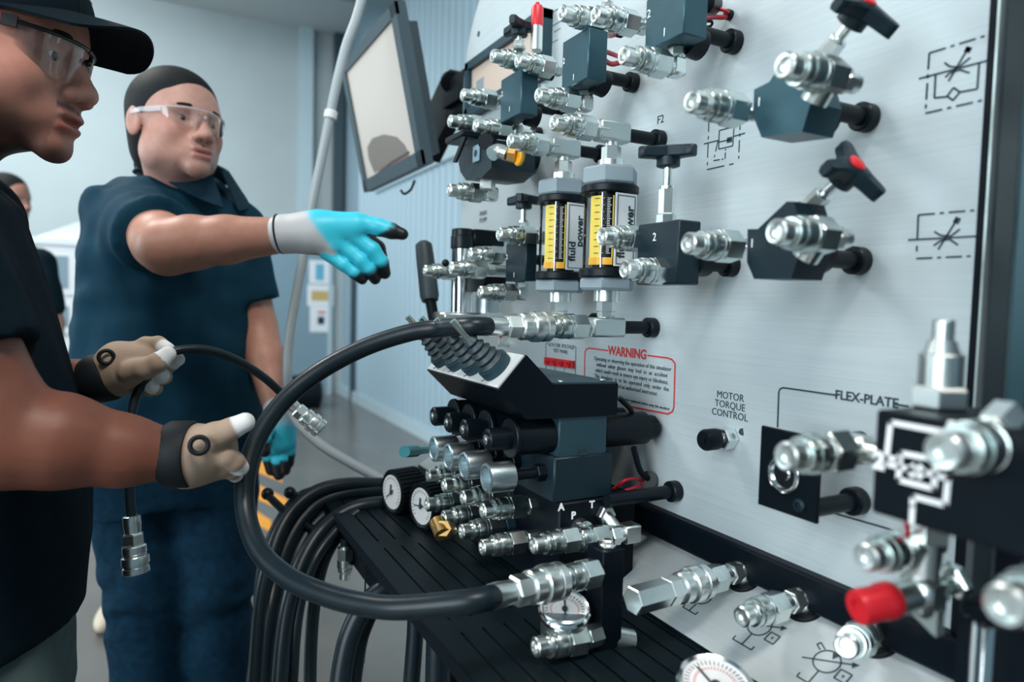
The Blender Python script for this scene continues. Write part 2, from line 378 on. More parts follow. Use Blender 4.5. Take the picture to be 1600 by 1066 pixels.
# upright at the right end
bench.part('trim_strip', MB().box((D - 0.006, YR - 0.008, 1.09), (D + 0.01, YR, 2.2)), 'black_paint')
bench.part('edge_strip', MB().box((D - 0.010, YR - 0.014, 1.09), (D + 0.01, YR - 0.008, 2.2)), 'zinc_dull')
bench.part('upright', MB().bbox((D - 0.045, YR - 0.34, 0.982), (D + 0.05, YR - 0.022, 2.2), 0.012), 'upright_blue', label='glossy black upright')
bench.part('upright_channel', MB().bbox((D - 0.062, YR - 0.075, 0.982), (D - 0.04, YR - 0.052, 2.2), 0.006), 'upright_sheen')  # narrow teal strip raised on the face of the upright
bench.part('corner_filler', MB().box((D - 0.004, YR - 0.03, 0.975), (D + 0.012, YR + 0.002, 1.092)), 'black_paint')
bench.part('mounting_hole', MB().cyl(onX(748, 53) + EX * 0.001, onX(748, 53) - EX * 0.0006, 0.006), 'black_print')

# ---- printed symbols and lettering on the board
def lines(name, segs, w=0.0016, m='black_print', n=NX, plane=None):
    mb = MB()
    for (x0, y0, x1, y1) in segs:
        a = onX(x0, y0, 0.0002) if plane is None else onP(x0, y0, *plane); b = onX(x1, y1, 0.0002) if plane is None else onP(x1, y1, *plane)
        mb.strip(a, b, w, n)
    return bench.part(name, mb, m)
def dashes(x0, y0, x1, y1, pat=(5, 1.5, 1.2, 1.5)):
    L = math.hypot(x1 - x0, y1 - y0); out = []; t = 0.0; k = 0; sc = L / (sum(pat) * max(1, round(L / (sum(pat) * 5)))) 
    while t < L - 0.01:
        d = pat[k % len(pat)] * sc; e = min(L, t + d)
        if k % 2 == 0: out.append((x0 + (x1 - x0) * t / L, y0 + (y1 - y0) * t / L, x0 + (x1 - x0) * e / L, y0 + (y1 - y0) * e / L))
        t += d; k += 1
    return out
# flow control symbol, top right
lines('printed_symbol', dashes(1452, 83, 1546, 54) + dashes(1446, 177, 1542, 155) + dashes(1452, 83, 1446, 177) + [(1436, 123, 1546, 94), (1462, 115, 1460, 153), (1460, 153, 1480, 151), (1500, 144, 1527, 139), (1527, 139, 1530, 98),
      (1480, 150, 1490, 137), (1490, 137, 1500, 144), (1500, 144, 1489, 157), (1489, 157, 1480, 150), (1482, 127, 1514, 73)] +
      [(1476, 98, 1484, 104), (1484, 104, 1498, 105), (1498, 105, 1516, 90), (1477, 121, 1484, 114), (1484, 114, 1500, 109), (1500, 109, 1515, 114)])
lines('printed_arrow', [(1510, 82, 1515, 73), (1511, 80, 1515, 74)], 0.005)
# flow control symbol, lower
lines('printed_symbol', dashes(1435, 336, 1530, 328) + dashes(1432, 404, 1524, 400) + dashes(1435, 336, 1432, 404) + [(1419, 375, 1530, 369), (1466, 390, 1496, 342)] +
      [(1460, 362, 1470, 368), (1470, 368, 1486, 369), (1486, 369, 1500, 358), (1459, 384, 1470, 376), (1470, 376, 1484, 374), (1484, 374, 1497, 383)])
lines('printed_arrow', [(1493, 349, 1498, 340)], 0.005)
# pressure reducing symbol in the middle
lines('printed_symbol', dashes(1108, 184, 1105, 265) + dashes(1157, 184, 1154, 254) + dashes(1105, 265, 1154, 254) + [(1124, 204, 1147, 198), (1147, 198, 1145, 228), (1145, 228, 1123, 233), (1123, 233, 1124, 204),
      (1100, 225, 1124, 219), (1147, 213, 1164, 208), (1124, 222, 1142, 218), (1131, 189, 1137, 193), (1137, 193, 1130, 196), (1130, 196, 1137, 200)] + dashes(1122, 220, 1115, 251) + dashes(1115, 251, 1133, 248) + dashes(1133, 248, 1134, 230), 0.0013)
lines('printed_arrow', [(1136, 219.5, 1144, 217.5)], 0.006)
lines('printed_symbol', [(862, 20, 860, 68), (860, 68, 872, 62), (864, 40, 875, 34), (866, 50, 876, 44), (862, 20, 872, 14)], 0.001)
# flex plate outline
lines('printed_outline', [(1215, 668, 1217, 613), (1217, 613, 1219, 608), (1219, 608, 1224, 606), (1224, 606, 1309, 618)], 0.0018)
lines('printed_outline', [(1398, 632, 1420, 635)], 0.0018)
lines('printed_outline', [(1303, 802, 1418, 835)], 0.0018)
bench.text('printed_lettering', 'FLEX-PLATE', onX(1352, 624, 0.0003), RT, EZ, 0.0125, 'black_print', bold=0.0003)
bench.text('printed_lettering', 'MOTOR\nTORQUE\nCONTROL', onX(1140, 634, 0.0003), RT, EZ, 0.0118, 'black_print', space=0.92)
bench.text('printed_lettering', 'F2', onX(1032, 187, 0.0003), RT, EZ, 0.015, 'black_print')
bench.text('printed_lettering', 'MAIN\nPUMP', onX(755, 339, 0.0003), RT, EZ, 0.014, 'black_print')
bench.text('printed_lettering', 'GCV COIL VOLTAGE\nTEST PANEL', onX(876, 545, 0.0003), RT, EZ, 0.0088, 'black_print', space=1.05)
for sg in ([(853, 600, 853, 537), (853, 537, 856, 535)], [(897, 541, 900, 543), (900, 543, 899, 590)], [(867, 572, 867, 590)], [(882, 575, 882, 592)]): lines('printed_outline', sg, 0.001)
tp = lines('test_socket_strip', [], 0.001)
bpy.data.objects.remove(tp)
a = onX(853, 574, 0); b = onX(898, 571, 0); zt_ = a[2]
q0, q1, q2, q3 = onX(853, 570, .0005), onX(853, 558, .0005), onX(898, 564, .0005), onX(898, 576, .0005)
st = bench.part('test_socket_strip', MB().prism([q0, q1, q2, q3], NX * 0.004), 'red_plastic', label='red strip of test sockets')
for k in range(4):
    c = q0 * (1 - (k + .5) / 4) + q3 * ((k + .5) / 4) + (q1 - q0) * .5
    bench.part('socket', MB().lathe(c + NX * .004, NX, [(.005, 0), (.005, .003), (.0025, .003), (.0025, .0005)], 12), 'red_plastic', st)
# warning box
def rrect(px, r=6):
    """rounded outline through four picture corners tl, tr, br, bl, gap at the heading"""
    return px
wl = [(1012, 555.5, 1043, 559.5), (1043, 559.5, 1050, 562), (1050, 562, 1055, 568), (1055, 568, 1053, 636), (1053, 636, 1051, 643), (1051, 643, 1044, 647), (1044, 647, 978, 634), (913, 600, 914, 551), (914, 551, 916, 546), (916, 546, 921, 544), (921, 544, 950, 548)]
lines('warning_outline', wl, 0.0022, 'red_print')
bench.text('warning_heading', 'WARNING', onX(979, 551.5, 0.0003), RT, EZ, 0.0185, 'red_print', bold=0.0006)
bench.text('warning_text', 'Operating or observing the operation of this simulator\nwithout  safety  glasses  may  lead  to  an  accident\nwhich could result in severe eye injury or blindness.\nThe  simulator  is  to  be  operated  only  under  the\nsupervision of an authorised instructor.', onX(983, 587.5, 0.0003), RT, EZ, 0.0084, 'black_print', space=1.06, sx=0.95)
bench.text('warning_note', 'Inspect equipment before using this simulator', onX(1008, 631, 0.0003), RT, EZ, 0.0055, 'black_print')

# ---- symbols on the sloping console
PC = (CB0 + NC * 0.0003, NC)
def circ(cx, cy, rx, n=20, tilt=0.0):
    c = onP(cx, cy, *PC); u = V(0, -1, 0); w = _nz(CB1 - CB0); r = rx
    return c, u, w, r
def csym(name, cx, cy, r, extra, w=0.0012):
    c, u, v_, _ = circ(cx, cy, r); mb = MB(); n = 28
    pts = [c + (u * math.cos(2 * math.pi * i / n) + v_ * math.sin(2 * math.pi * i / n)) * r for i in range(n)]
    for i in range(n): mb.strip(pts[i], pts[(i + 1) % n], w, NC)
    for (a0, b0, a1, b1) in extra: mb.strip(c + u * a0 * r + v_ * b0 * r, c + u * a1 * r + v_ * b1 * r, w, NC)
    bench.part(name, mb, 'black_print')
    return c, u, v_
def tri(c, u, v_, pts, r):
    bench.part('printed_arrow', MB().prism([c + u * a * r + v_ * b * r for a, b in pts], NC * 0.0004), 'black_print')
BRK = [(0, 1, 0, 2.3), (-1, 2.3, 1, 2.3), (-1, 2.3, -1, 1.9), (1, 2.3, 1, 1.9)]
c, u, v_ = csym('printed_symbol', 1099, 933, 0.0105, BRK); tri(c, u, v_, [(-.1, -.95), (.5, -.95), (.2, -.4)], 0.0105)
SQ = [(1.2, 0.0, 2.1, 0.0), (2.1, 0.0, 2.1, .9), (2.1, .9, 1.2, .9), (1.2, .9, 1.2, 0.0), (-1.7, .7, 1.9, -.9)]
c, u, v_ = csym('printed_symbol', 1187, 978, 0.0125, BRK + SQ); tri(c, u, v_, [(1.5, -.95), (2.05, -1.0), (1.75, -.5)], 0.0125); tri(c, u, v_, [(1.55, .35), (1.75, .35), (1.65, .6)], 0.0125)
c, u, v_ = csym('printed_symbol', 1292, 1034, 0.0125, BRK + SQ + [(-1, -.6, -1.5, -.9), (-1.5, -.9, -1.35, -1.2), (-1.35, -1.2, -.75, -.85)]); tri(c, u, v_, [(-.1, -.95), (.5, -.95), (.2, -.4)], 0.0125)
tri(c, u, v_, [(1.5, -.95), (2.05, -1.0), (1.75, -.5)], 0.0125); tri(c, u, v_, [(1.55, .35), (1.75, .35), (1.65, .6)], 0.0125)

# ---- operator screen let into the board
hm = Thing('operator_screen', onX(770, 140), 'small operator screen with beige display and grey frame, behind the valves', 'screen')
a = onX(741, 103); b = onX(741, 186); yy0 = a[1]; yy1 = onX(862, 100)[1]; z1, z0 = a[2], b[2]
X0 = D - 0.022
hm.part('frame', MB().box((D, yy0, z0), (X0, yy0 - 0.016, z1)).box((D, yy1, z0), (X0, yy1 + 0.016, z1)).box((D, yy0, z1), (X0, yy1, z1 - 0.016)).box((D, yy0, z0), (X0, yy1, z0 + 0.016)), 'dark_grey')
hm.part('display', MB().box((D, yy0 - 0.016, z0 + 0.016), (D - 0.012, yy1 + 0.016, z1 - 0.016)), 'hmi_screen')
hm.part('menu_block', MB().box((D - 0.012, yy0 - 0.04, z1 - 0.045), (D - 0.0125, yy0 - 0.075, z1 - 0.105)), 'grey_plastic')

# ---- perforated black shelf
SHZ = 0.89; SX0, SX1, SY1, SY0 = 0.268, D - 0.088, 1.268, -0.05
sh = Thing('slotted_shelf', (0.39, 0.7, SHZ - 0.012), 'black slotted metal shelf sticking out below the training board', 'shelf')
mb = MB(); pit = 0.026; gap = 0.0032; ys = [SY1, 1.225, 0.975, 0.945, 0.695, 0.665, 0.415, 0.385, 0.135, 0.105, SY0]
nx = int((SX1 - SX0) / pit)
for i in range(len(ys) - 1):
    if i % 2 == 0: mb.box((SX0, ys[i + 1], SHZ - 0.004), (SX1, ys[i], SHZ))
    else:
        for k in range(nx + 1):
            x0 = SX0 + k * pit + (gap if k else 0); x1 = min(SX1, SX0 + (k + 1) * pit); mb.box((x0, ys[i + 1], SHZ - 0.004), (x1, ys[i], SHZ))
sh.part('slotted_plate', mb, 'shelf_black')
sh.part('edge_flange', MB().box((SX0 - 0.0025, SY0, SHZ - 0.016), (SX0, SY1, SHZ + 0.0005)).box((SX0, SY1, SHZ - 0.016), (SX1, SY1 + 0.0025, SHZ + 0.0005)), 'black_paint')
sh.part('under_tray', MB().box((SX0 + 0.02, .88, SHZ - 0.075), (SX1, SY1 - 0.10, SHZ - 0.0125)).box((SX0 + 0.09, SY0, SHZ - 0.06), (SX1, .87, SHZ - 0.0125)), 'black_paint')
for yy in (0.2, 1.0):
    sh.part('bracket', MB().prism([(SX1, yy, SHZ - 0.035), (SX0 + 0.05, yy, SHZ - 0.035), (SX1, yy, SHZ - 0.2)], (0, 0.006, 0)), 'black_paint')

# ================================================================== HYDRAULIC FITTINGS
RB = 0.0142                                 # body radius of a coupler
def _pf(l): return [(r * RB, z) for r, z in l]
CL = 0.065
ME_NOSE = MB().lathe((0, 0, 0), EZ, _pf([(0, .004), (.40, .004), (.45, .0003), (.60, 0), (.71, .0015), (.71, .011), (.60, .0115), (.60, .0155)]), 28).mesh('nose', 'zinc_light')
ME_COL = MB().lathe((0, 0, 0), EZ, _pf([(.58, .0142), (.86, .0145), (.92, .016), (.92, .0195), (.76, .0200), (.76, .0215), (.95, .0218), (1, .0235), (1, .0315), (.91, .032), (.91, .0335), (1, .034), (1, .037), (.9, .0376)]), 28).mesh('collar', 'zinc')
ME_HEX = MB().hexa((0, 0, .037), (0, 0, .0585), RB * 1.10, rot=.3).lathe((0, 0, 0), EZ, _pf([(.66, .0580), (.66, .0625), (.56, .063), (.56, CL)]), 20).mesh('hex_body', 'zinc')
ME_HEXD = ME_HEX.copy(); ME_HEXD.materials.clear(); ME_HEXD.materials.append(MATS['dark_grey'])
def coupler(t, tip, axis=EX, scale=1.0, name='coupler', dark=False, parent=None):
    """a quick coupler nipple: hex body with its collar and nose as sub-parts; returns its tail point"""
    o = t.shared(name, ME_HEX, tip, axis, scale=scale, parent=parent)
    for n, me in (('collar', ME_COL), ('nose', ME_NOSE)):
        c = bpy.data.objects.new(n, me); link(c, o)
    return V(tip) + _nz(axis) * CL * scale
def peg(t, a, wall):
    """black mounting peg from a device to the board"""
    o = t.part('mounting_peg', MB().cyl(a, V(wall), 0.0085), 'black_plastic')
    t.part('flange', MB().cyl(V(wall) - EX * 0.014, V(wall) - EX * 0.0002, 0.0135, bev=0.0015), 'black_plastic', o)
ME_PEG = None
def knob3_mesh():
    """three-lobed hand knob, axis +Z, base at 0"""
    mb = MB(); mb.lathe((0, 0, 0), EZ, [(.010, 0), (.0125, .001), (.0125, .010), (.0105, .012)], 20)
    mb2 = []
    for k in range(3):
        a = 2 * math.pi * k / 3; u = V(math.cos(a), math.sin(a), 0); w = V(-math.sin(a), math.cos(a), 0)
        prof = [(0.0, .0105), (.010, .0098), (.018, .0072), (.026, .0068), (.0305, .0060), (.033, .0035)]
        vs = []; n = len(prof)
        for d, hw in prof:
            zl, zh = .009 - .001 * (d / .033), .0225 - .003 * (d / .033)
            vs += [u * d + w * hw + EZ * (zl + .002), u * d + w * (hw * .7) + EZ * zl, u * d - w * (hw * .7) + EZ * zl, u * d - w * hw + EZ * (zl + .002),
                   u * d - w * hw + EZ * (zh - .002), u * d - w * (hw * .7) + EZ * zh, u * d + w * (hw * .7) + EZ * zh, u * d + w * hw + EZ * (zh - .002)]
        fs = [(i * 8 + j, i * 8 + (j + 1) % 8, (i + 1) * 8 + (j + 1) % 8, (i + 1) * 8 + j) for i in range(n - 1) for j in range(8)]
        fs += [tuple(range(8)), tuple((n - 1) * 8 + j for j in reversed(range(8)))]
        mb.add(vs, fs)
    return mb.mesh('hand_knob', 'black_anodised')
ME_KNOB = knob3_mesh()
ME_RED = MB().lathe((0, 0, 0), EZ, [(.0078, .0215), (.0078, .0232), (.006, .0242), (0, .0245)], 20).mesh('red_cap', 'red_plastic')
def knob(t, p, axis, scale=1.0, spin=None, red=True):
    o = t.shared('hand_knob', ME_KNOB, p, axis, scale=scale, up=spin)
    if red: link(bpy.data.objects.new('red_cap', ME_RED), o)
    return o
def needle(t, p, axis, L=0.045, spin=None, red=True, scale=1.0):
    """needle valve cartridge: nut, hex, stem, hand knob"""
    p = V(p); a = _nz(axis)
    t.part('nut', MB().hexa(p - a * .002, p + a * L * .16, .0105 * scale), 'zinc')
    t.part('cartridge', MB().hexa(p + a * L * .15, p + a * L * .62, .0088 * scale).cyl(p + a * L * .60, p + a * L * .66, .0078 * scale), 'zinc_light')
    t.part('stem', MB().cyl(p + a * L * .6, p + a * (L + .006), .0045 * scale), 'zinc')
    knob(t, p + a * L, a, scale, spin, red)
def block_at(xl, xr, xb, ytop, ybot, h):
    """box standing off the board; picture columns of its front left edge, front right edge and back right edge"""
    pt = onX(xr, ytop, h); pb = onX(xr, ybot, h); y0 = pb[1]; z0, z1 = pb[2], pt[2]
    y1 = slide((D - h, y0, (z0 + z1) / 2), EY, xl)[1]; xbk = slide((D - h, y0, z0), EX, xb)[0]
    return V(D - h, y0, z0), V(xbk, y1, z1)
def elbow_up(t, tail, ztop, nut=True):
    """street elbow from a coupler tail up (or down) to a block"""
    tail = V(tail); top = V(tail[0] + .008, tail[1], ztop); c = V(tail[0] + .008, tail[1], tail[2])
    sg = 1 if ztop > tail[2] else -1
    t.part('elbow', MB().bbox(c - V(.0095, .0095, .0105), c + V(.0095, .0095, .0105), .003).cyl(c, top - EZ * sg * .008, .0068), 'zinc_light')
    t.part('nut', MB().hexa(top - EZ * sg * .010, top, .0105), 'zinc')
G = 'valves plugged into the training board'

# ---- V4 : big square block at the top
t = Thing('cartridge_valve', onX(1150, 67), 'square black valve block at the top of the board with red wire loop', 'valve', G)
a, b = block_at(1008, 1068, 1105, -35, 52, 0.105)
t.part('block', MB().bbox(a, b, .0015), 'blue_black_anodised')
t.part('solenoid', MB().cyl(V(b[0], (a[1] + b[1]) / 2, a[2] + .010), V(b[0] + .020, (a[1] + b[1]) / 2, a[2] + .008), .017), 'black_plastic')
t.text('port_number', '1', onX(1038, 51, 0.1055), RT, EZ, .013); t.text('port_number', '2', onX(1014, 22, 0.1055), RT, EZ, .013)
peg(t, V(b[0], onX(1150, 67)[1], onX(1150, 67)[2]), onX(1150, 67))
w = onX(1141, 24)
t.part('red_wire', MB().tube(smooth_path([V(b[0], a[1] + .02, a[2] + .035), onX(1115, 14, .025), onX(1134, 17, .012), w], 20), .0022, 8).tube(smooth_path([V(b[0], a[1] + .02, a[2] + .028), onX(1115, 27, .028), onX(1130, 27, .012), w], 20), .0028, 8), 'red_wire')
t.part('wire_grommet', MB().cyl(w - EX * .006, w, .006), 'black_plastic')
t.part('cable_loop', MB().tube(smooth_path([onX(1098, 33, .05), onX(1112, 34, .03), onX(1110, 41, .03), onX(1098, 42, .05)], 16), .0016, 8), 'black_rubber')
t.part('side_plug', MB().cyl(onX(1100, 4, .05), onX(1113, 7, .02), .012), 'black_plastic')
q = coupler(t, onX(973, 86, .157)); elbow_up(t, q, a[2])
q = coupler(t, onX(929, 22, .140)); t.part('adapter', MB().hexa(q - EX * .002, q + EX * .012, .010).cyl(q, V(q[0] + .03, a[1] + .03, q[2]), .007), 'zinc')

# ---- V5
t = Thing('cartridge_valve', onX(992, 130), 'square black valve block between the operator screen and the topmost block', 'valve', G)
a, b = block_at(878, 918, 948, 42, 122, 0.115)
t.part('block', MB().bbox(a, b, .0015), 'blue_black_anodised')
t.part('solenoid', MB().cyl(V(b[0], (a[1] + b[1]) / 2, a[2] + .012), V(b[0] + .020, (a[1] + b[1]) / 2, a[2] + .008), .017), 'black_plastic')
t.part('side_plug', MB().cyl(V(b[0], a[1] + .012, a[2] + .075), V(b[0] + .03, a[1] + .012, a[2] + .075), .010), 'black_plastic')
t.text('port_number', '1', onX(896, 121, .1155), RT, EZ, .011); t.text('port_number', '2', onX(881, 96, .1155), RT, EZ, .011)
peg(t, V(b[0], onX(992, 130)[1], onX(992, 130)[2]), onX(992, 130))
t.part('red_wire', MB().tube(smooth_path([V(b[0], a[1] + .015, a[2] + .045), onX(958, 85, .05), onX(966, 88, .03)], 14), .0032, 8).tube(smooth_path([V(b[0], a[1] + .015, a[2] + .035), onX(955, 100, .05), onX(972, 97, .03)], 14), .0034, 8), 'red_wire')
q = coupler(t, onX(840, 148, .160)); elbow_up(t, q, a[2])
q = coupler(t, onX(877, 20, .150)); t.part('elbow', MB().bbox(q - V(.003, .0095, .0105), q + V(.016, .0095, .0105), .003).cyl(q + EX * .006, V(q[0] + .006, q[1], b[2] - .002), .007), 'zinc_light'); t.part('nut', MB().cyl(V(q[0] + .006, q[1], b[2] - .001), V(q[0] + .006, q[1], b[2] + .004), .011), 'zinc')
needle(t, q + V(.004, 0, .008), EZ, .030, red=False)
q = coupler(t, onX(808, 95, .135)); t.part('adapter', MB().hexa(q - EX * .002, q + EX * .010, .010).cyl(q, V(q[0] + .03, q[1], q[2]), .007), 'zinc')

# ---- V6
t = Thing('relief_valve', onX(880, 175), 'black valve block before the operator screen with wing knob and red-tipped cartridge', 'valve', G)
a, b = block_at(782, 813.5, 840, 106, 177, 0.120)
t.part('block', MB().bbox(a, b, .0015), 'blue_black_anodised')
t.part('solenoid', MB().cyl(V(b[0], (a[1] + b[1]) / 2, a[2] + .010), V(b[0] + .018, (a[1] + b[1]) / 2, a[2] + .008), .016), 'black_plastic')
t.part('side_plug', MB().cyl(V(b[0], a[1] + .012, a[2] + .07), V(b[0] + .03, a[1] + .012, a[2] + .07), .010), 'black_plastic')
t.text('port_number', '1', onX(796, 171, .1205), RT, EZ, .011); t.text('port_number', '2', onX(784.5, 147, .1205), RT, EZ, .011)
peg(t, V(b[0], onX(880, 175)[1], onX(880, 175)[2]), onX(880, 175))
q = coupler(t, onX(769, 87, .150)); t.part('elbow', MB().bbox(q - V(.003, .0095, .0105), q + V(.016, .0095, .0105), .003), 'zinc_light')
t.part('nut', MB().cyl(V(q[0] + .006, q[1], b[2] - .001), V(q[0] + .006, q[1], q[2]), .010), 'zinc')
needle(t, onX(811, 76, .110), EZ, .018, red=False, spin=(0.3, 1, 0))
c = onX(838, 80, .09)
t.part('cartridge', MB().cyl(c, c + EZ * .052, .0088, bev=.001), 'zinc_light')
t.part('red_cap', MB().lathe(c + EZ * .036, EZ, [(.0092, 0), (.0092, .026), (.0075, .030), (.003, .031), (.003, .035), (0, .035)], 20), 'red_plastic')
q = coupler(t, onX(722, 148, .160)); t.part('adapter', MB().hexa(q - EX * .002, q + EX * .010, .010).cyl(q, V(q[0] + .03, a[1] + .03, q[2]), .007), 'zinc')
q = coupler(t, onX(742, 196, .160)); elbow_up(t, q, a[2])

# ---- V9: half hidden valve whose coupler shows at the far left
t = Thing('test_point', onX(800, 205, .0), 'single coupler on a long adapter, leftmost in the row over the black motor', 'coupler', G)
q = coupler(t, onX(702, 189, .17)); t.part('adapter', MB().hexa(q - EX * .002, q + EX * .012, .010).cyl(q, V(D - .01, q[1], q[2]), .007), 'zinc'); t.part('flange', MB().cyl(V(D - .014, q[1], q[2]), V(D, q[1], q[2]), .0135), 'black_plastic')

# ---- V3 : square block with needle valve
t = Thing('flow_control_valve', onX(1145, 415), 'square black valve block beside the flow meters with a black wing knob standing upright', 'valve', G)
a, b = block_at(995, 1057.5, 1092.5, 343, 444, .100)
t.part('block', MB().bbox(a, b, .0015), 'black_anodised')
t.part('solenoid', MB().cyl(V(b[0], a[1] + .012, a[2] + .03), V(b[0] + .018, a[1] + .012, a[2] + .03), .020), 'black_plastic')
peg(t, V(b[0], onX(1145, 415)[1], onX(1145, 415)[2]), onX(1145, 415))
t.text('port_number', '2', onX(1022.5, 371, .1005), RT, EZ, .013)
needle(t, V((a[0] + b[0]) / 2 - .004, (a[1] + b[1]) / 2, b[2]), EZ, .062, spin=(1, .25, 0), red=False, scale=1.05)
q = coupler(t, onX(939, 369, .145)); t.part('adapter', MB().hexa(q - EX * .002, q + EX * .008, .010), 'zinc')
q = coupler(t, onX(975, 421, .152))

# ---- V1 / V2 : hexagonal blocks with slanted knobs
def hex_valve(label, wall, face, hf, hb, ctop, cleft, stem0, stem1, hs, m, num):
    t = Thing('throttle_valve', onX(*wall), label, 'valve', G)
    poly = [onX(x, y, hf) for x, y in face]
    t.part('block', MB().prism(poly, EX * (hf - hb)), m)
    c = np.mean(np.array(poly), axis=0)
    t.part('solenoid', MB().cyl(V(D - hb, c[1] - .006, c[2] - .010), V(D - hb + .014, c[1] - .006, c[2] - .010), .017), 'black_plastic')
    w = onX(*wall); peg(t, V(D - hb, w[1], w[2]), w)
    q = coupler(t, onX(*ctop)); t.part('adapter', MB().hexa(q - EX * .002, q + EX * .008, .010).cyl(q, q + EX * .016, .008), 'zinc_light')
    t.part('nut', MB().cyl(q + V(-.016, 0, 0), q + V(-.016, .012, -.016), .011), 'zinc')
    q = coupler(t, onX(*cleft)); t.part('adapter', MB().hexa(q - EX * .002, q + EX * .006, .009).cyl(q, q + V(.03, -.004, 0), .007), 'zinc_light')
    s0 = onX(*stem0, hs); s1 = onX(*stem1, hs); ax = _nz(s1 - s0); needle(t, s0, ax, np.linalg.norm(s1 - s0), spin=(-1, .2, .4), scale=1.0)
    t.text('port_number', '1', onX(*num, hf + .0005), RT, EZ, .011)
    return t
hex_valve('faceted black valve block at the top right with a slanted three-lobed red-capped knob', (1357, 185), [(1178, 140), (1202, 128), (1212, 112), (1254, 112), (1267, 160), (1253, 206), (1190, 215), (1177, 182)], .130, .092,
          (1224, 102, .185), (1079, 158, .190), (1283, 96), (1326, 40), .085, 'blue_black_anodised', (1186, 160))
hex_valve('faceted black valve block at middle right with a slanted three-lobed red-capped knob', (1345, 408), [(1168, 358), (1184, 358), (1229, 315), (1240, 315), (1250, 350), (1251, 392), (1236, 436), (1178, 436), (1167, 410)], .130, .092,
          (1211, 362, .185), (1074, 380, .175), (1254, 334), (1308, 284), .085, 'black_anodised', (1175, 381))

# ---- V8 : small valve left of the flow meters
t = Thing('flow_control_valve', onX(855, 405), 'small black valve block left of the flow meters with a black knob on top', 'valve', G)
a, b = block_at(790, 821, 838, 377, 439, .105)
t.part('block', MB().bbox(a, b, .0012), 'black_anodised')
w = onX(868, 408); peg(t, V(b[0], w[1], w[2]), w)
t.text('port_number', '1', onX(803, 430, .1055), RT, EZ, .011); t.text('port_number', '2', onX(792, 402, .1055), RT, EZ, .011)
q = coupler(t, onX(779, 366, .150))
t.part('tee', MB().bbox(q - V(.004, .010, .010), q + V(.02, .010, .010), .003), 'zinc_light')
needle(t, V(a[0] + .012, (a[1] + b[1]) / 2, b[2]), EZ, .052, red=False, spin=(.2, 1, 0))
q = coupler(t, onX(749, 457, .160)); elbow_up(t, q, a[2])

